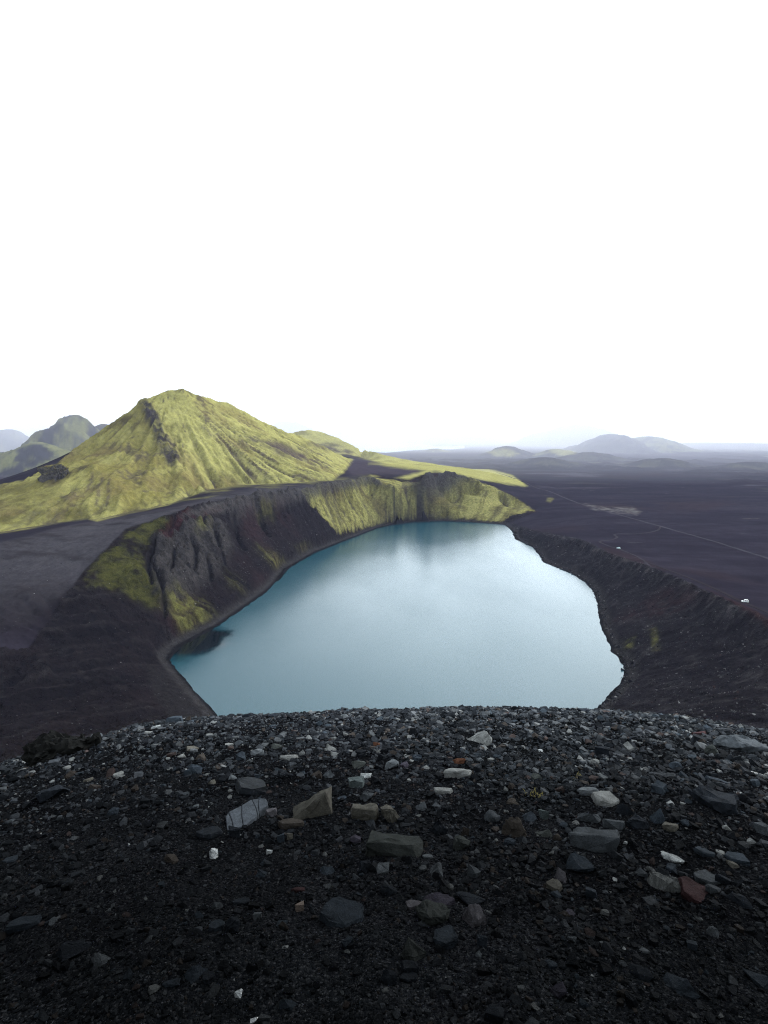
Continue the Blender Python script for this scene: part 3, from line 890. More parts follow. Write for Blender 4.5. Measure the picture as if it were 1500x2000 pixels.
# far hills
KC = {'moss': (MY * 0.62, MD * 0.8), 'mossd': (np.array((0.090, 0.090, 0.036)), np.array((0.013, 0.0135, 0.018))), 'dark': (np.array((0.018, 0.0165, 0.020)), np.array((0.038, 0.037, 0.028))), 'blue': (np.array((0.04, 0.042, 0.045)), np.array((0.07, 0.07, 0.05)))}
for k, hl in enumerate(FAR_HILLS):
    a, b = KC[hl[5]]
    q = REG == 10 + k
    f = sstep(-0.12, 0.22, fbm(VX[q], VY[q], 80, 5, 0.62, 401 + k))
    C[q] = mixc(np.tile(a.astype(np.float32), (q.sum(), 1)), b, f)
smf = pmask([(950, 882), (985, 876), (1015, 886), (1000, 892), (970, 891)], 3, 1900, 4000, 0.3) + pmask([(1070, 878), (1110, 877), (1125, 885), (1095, 890)], 3, 1900, 4000, 0.3)
C = mixc(C, MY * 0.7, np.clip(smf, 0, 1) * 0.9)

# normals of the whole sheet, so that the pieces join without a seam
P3 = np.stack([VX * S, VY * S, VZ * S], -1).reshape(nr, na, 3)
du = np.zeros_like(P3); dv = np.zeros_like(P3)
du[:, 1:-1] = P3[:, 2:] - P3[:, :-2]; du[:, 0] = P3[:, 1] - P3[:, 0]; du[:, -1] = P3[:, -1] - P3[:, -2]
dv[1:-1] = P3[2:] - P3[:-2]; dv[0] = P3[1] - P3[0]; dv[-1] = P3[-1] - P3[-2]
NN = np.cross(du, dv)
NN /= np.linalg.norm(NN, axis=-1, keepdims=True) + 1e-12
NN = NN.reshape(-1, 3)
idx = np.arange(nr * na).reshape(nr, na)
quads = np.stack([idx[:-1, :-1], idx[:-1, 1:], idx[1:, 1:], idx[1:, :-1]], -1).reshape(-1, 4)
vid = np.where(REG > 0, REG, 0)
vid = np.where(m_mt > 0.5, 1, vid); vid = np.where(m_r2 > 0.5, 2, vid)
vid = np.where((m_cw > 0.5) & (v_sd < 0), 3, vid); vid = np.where((m_rw > 0.5) & (v_sd < 0), 4, vid)
fid = vid[quads].min(axis=1)
fid = np.where((vid[quads] == vid[quads][:, :1]).all(1), fid, vid[quads][:, 0])
P3 = P3.reshape(-1, 3)
if True:
    names = {0: ('plain', M_plain, 'black ash plain with faint purple streaks reaching to the horizon'),
             1: ('mountain', M_moss, 'green mossy mountain with a dark rock spine left of the lake'),
             2: ('ridge', M_moss, 'long low mossy ridge trailing off behind the green mountain'),
             3: ('crater_wall', M_wall, 'steep crater wall of dark scree and moss above the left and far shore'),
             4: ('crater_slope', M_wall, 'dark stony crater slope above the right-hand shore')}
    for k in np.unique(fid):
        q = quads[fid == k]
        if len(q) < 4:
            continue
        u, inv = np.unique(q, return_inverse=True)
        if k in names:
            nm, mt_, lb = names[k]
        else:
            nm, mt_, lb = 'hill', M_far, FAR_HILLS[k - 10][6]
        o = np_mesh(nm, P3[u], inv.ravel(), 4, mt_, C[u], NN[u])
        tag(o, lb, 'plain' if k == 0 else 'mountain' if k == 1 else 'ridge' if k == 2 else 'slope' if k in (3, 4) else 'hill', None, 'structure')


def ground_z(x, y):
    """True metres, over the land mesh (triangle-accurate enough for tracks and cars)."""
    x = np.atleast_1d(np.asarray(x, float)); y = np.atleast_1d(np.asarray(y, float))
    a = np.arctan2(x, y); lrr = np.log(np.hypot(x, y) / S)
    j = np.clip(np.searchsorted(AZ, a) - 1, 0, na - 2); i = np.clip(np.searchsorted(lr, lrr) - 1, 0, nr - 2)
    fa = (a - AZ[j]) / (AZ[j + 1] - AZ[j]); fr = (np.exp(lrr) - RR[i]) / (RR[i + 1] - RR[i])
    Z = (VZ * S).reshape(nr, na)
    return Z[i, j] * (1 - fa) * (1 - fr) + Z[i, j + 1] * fa * (1 - fr) + Z[i + 1, j] * (1 - fa) * fr + Z[i + 1, j + 1] * fa * fr

# ------------------------------------------------------------------ water
def water_mat(name, deep, rough, wave, wscale, calm=None):
    m, n, l, b = new_mat(name)
    geo = n.new('ShaderNodeNewGeometry')
    nz = n.new('ShaderNodeTexNoise'); nz.inputs['Scale'].default_value = wscale
    nz.inputs['Detail'].default_value = 3
    l.new(geo.outputs['Position'], nz.inputs['Vector'])
    mp = n.new('ShaderNodeMapping'); mp.inputs['Scale'].default_value = (1, 0.45, 1)
    l.new(geo.outputs['Position'], mp.inputs['Vector'])
    pt = n.new('ShaderNodeTexNoise'); pt.inputs['Scale'].default_value = 0.011; pt.inputs['Detail'].default_value = 5
    l.new(mp.outputs[0], pt.inputs['Vector'])
    bp = n.new('ShaderNodeBump'); bp.inputs['Strength'].default_value = wave; bp.inputs['Distance'].default_value = 0.3
    l.new(nz.outputs['Fac'], bp.inputs['Height']); l.new(bp.outputs[0], b.inputs['Normal'])
    mr = n.new('ShaderNodeMapRange'); mr.inputs[1].default_value = 0.35; mr.inputs[2].default_value = 0.65
    mr.inputs[3].default_value = rough[0]; mr.inputs[4].default_value = rough[1]
    l.new(pt.outputs['Fac'], mr.inputs[0])
    b.inputs['Base Color'].default_value = (*deep, 1)
    if calm is None:
        l.new(mr.outputs[0], b.inputs['Roughness'])
    else:
        # still water in the sheltered corner; wall's dark reflection also put into its colour
        ds = n.new('ShaderNodeVectorMath'); ds.operation = 'DISTANCE'; ds.inputs[1].default_value = (calm[0], calm[1], 0)
        nw = n.new('ShaderNodeTexNoise'); nw.inputs['Scale'].default_value = 0.03; nw.inputs['Detail'].default_value = 5
        l.new(geo.outputs['Position'], nw.inputs['Vector']); l.new(geo.outputs['Position'], ds.inputs[0])
        aw = n.new('ShaderNodeMath'); aw.operation = 'MULTIPLY_ADD'; aw.inputs[1].default_value = 46.0
        l.new(nw.outputs['Fac'], aw.inputs[0]); l.new(ds.outputs['Value'], aw.inputs[2])
        cm = n.new('ShaderNodeMapRange'); cm.interpolation_type = 'SMOOTHSTEP'
        cm.inputs[1].default_value = calm[2] + 14; cm.inputs[2].default_value = calm[2] + 34
        l.new(aw.outputs[0], cm.inputs[0])
        rm = n.new('ShaderNodeMix'); l.new(cm.outputs[0], rm.inputs[0]); rm.inputs[2].default_value = 0.02; l.new(mr.outputs[0], rm.inputs[3])
        l.new(rm.outputs[0], b.inputs['Roughness'])
        bs = n.new('ShaderNodeMath'); bs.operation = 'MULTIPLY'; bs.inputs[1].default_value = wave; l.new(cm.outputs[0], bs.inputs[0]); l.new(bs.outputs[0], bp.inputs['Strength'])
        cx = n.new('ShaderNodeMix'); cx.data_type = 'RGBA'; l.new(cm.outputs[0], cx.inputs[0])
        cx.inputs[6].default_value = (0.001, 0.0035, 0.005, 1); cx.inputs[7].default_value = (*deep, 1)  # darker base colour adds to the reflected wall
        l.new(cx.outputs[2], b.inputs['Base Color'])
    b.inputs['IOR'].default_value = 1.333
    b.inputs['Specular IOR Level'].default_value = 0.5
    return m


cal = at_z(343, 1250, 0.0)
M_lake = water_mat('lake_water', (0.001, 0.033, 0.046), (0.19, 0.27), 0.02, 0.7, (cal[0] * S, cal[1] * S, 44))
M_dlake = water_mat('distant_water', (0.05, 0.10, 0.12), (0.15, 0.25), 0.2, 0.2)


def sheet(name, pts, z, mat):
    bm = bmesh.new()
    vs = [bm.verts.new((x, y, z)) for x, y in pts]
    f = bm.faces.new(vs)
    f.normal_update()
    if f.normal.z < 0: f.normal_flip()
    bmesh.ops.triangulate(bm, faces=[f])
    me = bpy.data.meshes.new(name); bm.to_mesh(me); bm.free()
    me.materials.append(mat)
    o = bpy.data.objects.new(name, me); COL.objects.link(o)
    return o


def grow(P, d):
    c = []
    n = len(P)
    A = 0.5 * sum(P[i][0] * P[(i + 1) % n][1] - P[(i + 1) % n][0] * P[i][1] for i in range(n))
    sg = 1 if A > 0 else -1
    for i in range(n):
        e = P[(i + 1) % n] - P[i - 1]
        nn_ = np.array((e[1], -e[0])) / (np.hypot(*e) + 1e-9) * sg
        c.append(P[i] + nn_ * d)
    return c


o = sheet('lake', [(p[0] * S, p[1] * S) for p in grow(SHORE, 2.0)], 0.0, M_lake)
tag(o, 'pale turquoise crater lake filling the bowl below the gravel brow', 'lake', None, 'structure')
o = sheet('lake', [(p[0] * S, p[1] * S) for p in grow(DLAKE, 4)], 21.0 * S, M_dlake)
tag(o, 'thin silvery lake far off on the misty plain', 'lake', None, 'structure')

# ------------------------------------------------------------------ haze
def volume_box(name, lo, hi, dens, col, label, ani=0.0):
    bm = bmesh.new()
    bmesh.ops.create_cube(bm, size=1.0)
    for v in bm.verts:
        v.co = Vector([lo[i] + (hi[i] - lo[i]) * (v.co[i] + 0.5) for i in range(3)])
    me = bpy.data.meshes.new(name); bm.to_mesh(me); bm.free()
    m = bpy.data.materials.new(name); m.use_nodes = True
    n = m.node_tree.nodes; n.clear()
    out = n.new('ShaderNodeOutputMaterial'); pv = n.new('ShaderNodeVolumePrincipled')
    pv.inputs['Density'].default_value = dens
    pv.inputs['Color'].default_value = (*col, 1)
    pv.inputs['Anisotropy'].default_value = ani
    m.node_tree.links.new(pv.outputs[0], out.inputs['Volume'])
    me.materials.append(m)
    o = bpy.data.objects.new(name, me); COL.objects.link(o)
    tag(o, label, 'haze', None, 'stuff')
    return o


FARR = 30000 * S
volume_box('haze', (-FARR - 50, -FARR - 50, -30), (FARR + 50, FARR + 50, 950), 1 / 36000.0, (0.66, 0.69, 1.0), 'thin bluish air between the viewer and the far plain')
volume_box('mist', (-FARR + 900, 1350 * S, -25), (FARR - 900, FARR - 900, 540), 1 / 7600.0, (0.93, 0.92, 1.0), 'bluish mist thickening over the far plain')
volume_box('mist', (-FARR + 950, 3500 * S, -24), (FARR - 950, FARR - 950, 520), 1 / 4200.0, (0.99, 0.98, 1.0), 'white low cloud swallowing the far mountains and the horizon')
# ------------------------------------------------------------------ the viewer's brow: ground sheet
m, n, l, b = new_mat('black_gravel')
geo = n.new('ShaderNodeNewGeometry')
v1 = n.new('ShaderNodeTexVoronoi'); v1.inputs['Scale'].default_value = 42
v2 = n.new('ShaderNodeTexVoronoi'); v2.inputs['Scale'].default_value = 110
nz = n.new('ShaderNodeTexNoise'); nz.inputs['Scale'].default_value = 1.1; nz.inputs['Detail'].default_value = 6
for q in (v1, v2, nz): l.new(geo.outputs['Position'], q.inputs['Vector'])
cr = n.new('ShaderNodeValToRGB')
e = cr.color_ramp.elements
e[0].position = 0.0; e[0].color = (0.0010, 0.0011, 0.0014, 1)
e[1].position = 1.0; e[1].color = (0.011, 0.011, 0.012, 1)
k = e.new(0.55); k.color = (0.0030, 0.0032, 0.0037, 1)
k = e.new(0.86); k.color = (0.0050, 0.0050, 0.0053, 1)
sp = n.new('ShaderNodeSeparateColor'); l.new(v2.outputs['Color'], sp.inputs[0]); l.new(sp.outputs[0], cr.inputs[0])
mr = n.new('ShaderNodeMapRange'); mr.inputs[1].default_value = 0.3; mr.inputs[2].default_value = 0.7; mr.inputs[3].default_value = 0.6; mr.inputs[4].default_value = 1.5
l.new(nz.outputs['Fac'], mr.inputs[0])
vm = n.new('ShaderNodeVectorMath'); vm.operation = 'SCALE'; l.new(cr.outputs[0], vm.inputs[0]); l.new(mr.outputs[0], vm.inputs['Scale'])
l.new(vm.outputs[0], b.inputs['Base Color'])
ad = n.new('ShaderNodeMath'); ad.operation = 'MULTIPLY_ADD'; ad.inputs[1].default_value = 0.5
l.new(v2.outputs['Distance'], ad.inputs[0]); l.new(v1.outputs['Distance'], ad.inputs[2])
bp = n.new('ShaderNodeBump'); bp.invert = True; bp.inputs['Strength'].default_value = 0.9; bp.inputs['Distance'].default_value = 0.02
l.new(ad.outputs[0], bp.inputs['Height']); l.new(bp.outputs[0], b.inputs['Normal'])
b.inputs['Roughness'].default_value = 0.75; b.inputs['Specular IOR Level'].default_value = 0.0
M_ground = m

faz = np.radians(np.concatenate([np.arange(-180, -56, 4.0), np.arange(-56, 56.01, 0.33), np.arange(60, 181, 4.0)]))
fr_ = [0.35]
while fr_[-1] < SEAM + 1.5:
    fr_.append(fr_[-1] * (1.016 if fr_[-1] < 20 else 1.04))
fr_ = np.array(fr_)
A_, R_ = np.meshgrid(faz, fr_)
gx_ = (R_ * np.sin(A_)).ravel(); gy_ = (R_ * np.cos(A_)).ravel()
gz_ = knoll(gx_, gy_)
ix = np.arange(len(fr_) * len(faz)).reshape(len(fr_), len(faz))
q = np.stack([ix[:-1, :-1], ix[:-1, 1:], ix[1:, 1:], ix[1:, :-1]], -1).reshape(-1, 4)[:, ::-1]
gv = np.stack([gx_, gy_, gz_], -1)
gv = np.concatenate([gv, [[0, 0, float(knoll(np.array(0.01), np.array(0.01)))]]])
o = np_mesh('ground', gv, q.ravel(), 4, M_ground)
tag(o, 'black volcanic gravel brow sloping away in the foreground', 'ground', None, 'structure')


def hit_knoll(px, py):
    d = np.array(ray(px, py)); d /= np.linalg.norm(d)
    ts = np.concatenate([np.arange(1.0, 20, 0.02), np.arange(20, 40, 0.1)])
    P = np.array([0, 0, EYE]) + d[None] * ts[:, None]
    below = P[:, 2] < knoll(P[:, 0], P[:, 1])
    k = np.flatnonzero(below)
    if not len(k):
        gap = P[:, 2] - knoll(P[:, 0], P[:, 1])
        kk = np.argmin(np.where(ts < 17, gap, 1e9)); k = [kk]
    p = P[k[0]]
    return np.array([p[0], p[1], float(knoll(p[0], p[1]))])


def knoll_normal(x, y, e=0.12):
    zx = (knoll_base(np.array(x + e), np.array(y)) - knoll_base(np.array(x - e), np.array(y))) / (2 * e)
    zy = (knoll_base(np.array(x), np.array(y + e)) - knoll_base(np.array(x), np.array(y - e))) / (2 * e)
    nn_ = Vector((-float(zx), -float(zy), 1.0)); nn_.normalize()
    return nn_


# ------------------------------------------------------------------ stones
def stone_mat(name, vcol):
    m, n, l, b = new_mat(name)
    if vcol:
        src = n.new('ShaderNodeAttribute'); src.attribute_name = 'tint'
    else:
        src = n.new('ShaderNodeObjectInfo')
    tc = n.new('ShaderNodeNewGeometry')
    na_ = n.new('ShaderNodeTexNoise'); na_.inputs['Scale'].default_value = 14; na_.inputs['Detail'].default_value = 9; na_.inputs['Roughness'].default_value = 0.68
    nb_ = n.new('ShaderNodeTexNoise'); nb_.inputs['Scale'].default_value = 160; nb_.inputs['Detail'].default_value = 3
    l.new(tc.outputs['Position'], na_.inputs['Vector']); l.new(tc.outputs['Position'], nb_.inputs['Vector'])
    m1 = n.new('ShaderNodeMapRange'); m1.inputs[1].default_value = 0.3; m1.inputs[2].default_value = 0.7; m1.inputs[3].default_value = 0.55; m1.inputs[4].default_value = 1.45
    l.new(na_.outputs['Fac'], m1.inputs[0])
    m2 = n.new('ShaderNodeMapRange'); m2.inputs[1].default_value = 0.3; m2.inputs[2].default_value = 0.75; m2.inputs[3].default_value = 0.75; m2.inputs[4].default_value = 1.4
    l.new(nb_.outputs['Fac'], m2.inputs[0])
    mu = n.new('ShaderNodeMath'); mu.operation = 'MULTIPLY'; l.new(m1.outputs[0], mu.inputs[0]); l.new(m2.outputs[0], mu.inputs[1])
    vm = n.new('ShaderNodeVectorMath'); vm.operation = 'SCALE'; l.new(src.outputs['Color'], vm.inputs[0]); l.new(mu.outputs[0], vm.inputs['Scale'])
    l.new(vm.outputs[0], b.inputs['Base Color'])
    bp = n.new('ShaderNodeBump'); bp.inputs['Strength'].default_value = 0.8; bp.inputs['Distance'].default_value = 0.02
    ad = n.new('ShaderNodeMath'); ad.operation = 'MULTIPLY_ADD'; ad.inputs[1].default_value = 0.25
    l.new(nb_.outputs['Fac'], ad.inputs[0]); l.new(na_.outputs['Fac'], ad.inputs[2])
    l.new(ad.outputs[0], bp.inputs['Height']); l.new(bp.outputs[0], b.inputs['Normal'])
    b.inputs['Roughness'].default_value = 0.62
    b.inputs['Specular IOR Level'].default_value = 0.008
    return m


M_stone = stone_mat('weathered_stone', False)
M_grav = stone_mat('loose_gravel', True)
# pale fibrous stone with parallel veins
M_vein = stone_mat('veined_stone', False)
n, l = M_vein.node_tree.nodes, M_vein.node_tree.links
wv = n.new('ShaderNodeTexNoise'); wv.inputs['Scale'].default_value = 11; wv.inputs['Detail'].default_value = 6; wv.inputs['Distortion'].default_value = 0.6
tcv = n.new('ShaderNodeTexCoord'); mpv = n.new('ShaderNodeMapping'); mpv.inputs['Scale'].default_value = (8.0, 1.0, 1.6); mpv.inputs['Rotation'].default_value = (0.3, 0.2, 0.5)
l.new(tcv.outputs['Object'], mpv.inputs['Vector']); l.new(mpv.outputs[0], wv.inputs['Vector'])
bc = n['Principled BSDF'].inputs['Base Color']; old = bc.links[0].from_socket
mrv = n.new('ShaderNodeMapRange'); mrv.inputs[1].default_value = 0.32; mrv.inputs[2].default_value = 0.68; mrv.inputs[3].default_value = 0.45; mrv.inputs[4].default_value = 1.2; l.new(wv.outputs['Fac'], mrv.inputs[0])
vmv = n.new('ShaderNodeVectorMath'); vmv.operation = 'SCALE'; l.new(old, vmv.inputs[0]); l.new(mrv.outputs[0], vmv.inputs['Scale']); l.new(vmv.outputs[0], bc)
# pitted white pumice
M_pit = stone_mat('pitted_pumice', False)
n, l = M_pit.node_tree.nodes, M_pit.node_tree.links
vp = n.new('ShaderNodeTexVoronoi'); vp.inputs['Scale'].default_value = 130
tcv = n.new('ShaderNodeTexCoord'); l.new(tcv.outputs['Object'], vp.inputs['Vector'])
bc = n['Principled BSDF'].inputs['Base Color']; old = bc.links[0].from_socket
mrv = n.new('ShaderNodeMapRange'); mrv.inputs[1].default_value = 0.05; mrv.inputs[2].default_value = 0.45; mrv.inputs[3].default_value = 0.45; mrv.inputs[4].default_value = 1.05; l.new(vp.outputs['Distance'], mrv.inputs[0])
vmv = n.new('ShaderNodeVectorMath'); vmv.operation = 'SCALE'; l.new(old, vmv.inputs[0]); l.new(mrv.outputs[0], vmv.inputs['Scale']); l.new(vmv.outputs[0], bc)
# wet slate and crystal
M_wet = stone_mat('wet_slate', False)
M_wet.node_tree.nodes['Principled BSDF'].inputs['Roughness'].default_value = 0.42
M_wet.node_tree.nodes['Principled BSDF'].inputs['Specular IOR Level'].default_value = 0.03
M_cry = stone_mat('crystal', False)
M_cry.node_tree.nodes['Principled BSDF'].inputs['Roughness'].default_value = 0.12
M_cry.node_tree.nodes['Principled BSDF'].inputs['Specular IOR Level'].default_value = 0.8


def rock_points(kind, rs):
    if kind == 'slab':
        k = rs.integers(6, 9)
        th = np.sort(rs.uniform(0, 2 * math.pi / k, k) * 0.8 + np.arange(k) * 2 * math.pi / k)
        rad = rs.uniform(0.38, 0.52, k)
        top = np.stack([np.cos(th) * rad * rs.uniform(0.86, 0.97, k), np.sin(th) * rad * rs.uniform(0.86, 0.97, k), 0.5 - rs.uniform(0, 0.14, k)], -1)
        mid = np.stack([np.cos(th) * rad, np.sin(th) * rad, 0.1 + rs.uniform(-0.25, 0.2, k)], -1)
        bot = np.stack([np.cos(th) * rad * 0.9, np.sin(th) * rad * 0.9, np.full(k, -0.5)], -1)
        return np.concatenate([top, mid, bot])
    if kind == 'wedge':
        k = 6
        p = rs.uniform(-0.5, 0.5, (k, 3)); p[:, 2] = -0.5 + 0.2 * rs.random(k)
        sg = rs.choice([-1, 1])
        p = np.concatenate([p, [[-0.5, -0.15, -0.35], [0.5, 0.1, -0.4], [0.1, -0.45, -0.4], [-0.1, 0.45, -0.4]]])
        a_ = rs.uniform(0.12, 0.30)
        return np.concatenate([p, [[sg * a_, rs.uniform(-0.1, 0.25), 0.5], [sg * a_ - sg * rs.uniform(0.3, 0.5), rs.uniform(-0.1, 0.25), rs.uniform(0.18, 0.4)], [sg * 0.44, rs.uniform(-0.3, 0.1), rs.uniform(-0.05, 0.25)],
                                   [-sg * 0.45, rs.uniform(-0.25, 0.25), rs.uniform(-0.15, 0.12)], [sg * rs.uniform(-0.2, 0.2), -0.38, rs.uniform(-0.1, 0.2)]]])
    if kind == 'lean':
        return np.array([[-0.5, 0, -0.45], [-0.45, 0.2, -0.3], [0.5, -0.2, -0.5], [0.48, 0.3, -0.5], [0.36, -0.05, 0.5], [0.28, 0.15, 0.46], [0.5, 0.0, 0.0], [0.0, -0.3, -0.45], [0.05, 0.05, 0.06], [0.44, -0.12, 0.2], [-0.1, 0.35, -0.4]])
    if kind == 'round':
        p = rs.normal(size=(30, 3)); p /= np.linalg.norm(p, axis=1, keepdims=True)
        return p * 0.5 * rs.uniform(0.88, 1.0, (30, 1))
    if kind == 'block':
        p = np.array([[x, y, z] for x in (-1, 1) for y in (-1, 1) for z in (-1, 1)], float) * 0.46
        p = p * rs.uniform(0.68, 1.08, (8, 3)) + rs.normal(0, 0.05, (8, 3))
        ex = rs.normal(size=(6, 3)); ex /= np.linalg.norm(ex, axis=1, keepdims=True)
        return np.concatenate([p, ex * 0.52])
    p = rs.normal(size=(13, 3)); p /= np.linalg.norm(p, axis=1, keepdims=True)
    p = np.sign(p) * np.abs(p) ** 0.75
    return p * 0.5 * rs.uniform(0.72, 1.05, (13, 1))


def hull_bm(P):
    bm = bmesh.new()
    for p in P: bm.verts.new(p)
    r = bmesh.ops.convex_hull(bm, input=bm.verts)
    bad = [g for g in r['geom_interior'] + r['geom_unused'] if isinstance(g, bmesh.types.BMVert)]
    if bad: bmesh.ops.delete(bm, geom=list(set(bad)), context='VERTS')
    loose = [v for v in bm.verts if not v.link_faces]
    if loose: bmesh.ops.delete(bm, geom=loose, context='VERTS')
    return bm


def rock_mesh(name, dims, kind, seed, detail=0, smooth=False, rough=1.0):
    rs = np.random.default_rng(seed)
    P = rock_points(kind, rs)
    ext = P.max(0) - P.min(0)
    P = (P - (P.max(0) + P.min(0)) / 2) / ext
    bm = hull_bm(P * np.array(dims))
    if detail:
        sz = min(dims)
        bmesh.ops.bevel(bm, geom=list(bm.edges), offset=sz * 0.016, segments=1, affect='EDGES', clamp_overlap=True)
        bmesh.ops.triangulate(bm, faces=bm.faces)
        for _ in range(detail):
            bmesh.ops.subdivide_edges(bm, edges=[e for e in bm.edges if e.calc_length() > sz * 0.16], cuts=1, use_grid_fill=True)
            bmesh.ops.triangulate(bm, faces=[f for f in bm.faces if len(f.verts) > 3])
        bm.normal_update()
        off = Vector(rs.uniform(0, 50, 3))
        mv = []
        for v in bm.verts:
            f = 2.2 / max(dims)
            d = mnoise.fractal(v.co * f + off, 0.9, 2.0, 4) * sz * 0.14 + (abs(mnoise.noise(v.co * f * 4.2 + off)) - 0.25) * -sz * 0.17
            mv.append(v.normal * d * rough)
        for v, d in zip(bm.verts, mv): v.co += d
    me = bpy.data.meshes.new(name)
    bm.to_mesh(me); bm.free()
    me.update()
    if detail or smooth:
        me.polygons.foreach_set('use_smooth', np.ones(len(me.polygons), bool))
        me.set_sharp_from_angle(angle=R(26 if detail else 40))
    return me


PAL = dict(blk=(.0085, .0095, .0115), dk=(.015, .0165, .0195), slate=(.025, .029, .034), grey=(.044, .046, .048), lgrey=(.080, .082, .083), pale=(.125, .120, .110),
           white=(.27, .265, .25), tan=(.070, .062, .050), brown=(.042, .034, .028), pink=(.085, .075, .077), red=(.038, .019, .019), rust=(.060, .026, .015),
           mint=(.058, .066, .063), blue=(.026, .031, .037), peach=(.17, .125, .10), mossy=(.036, .037, .033), plum=(.040, .034, .042))
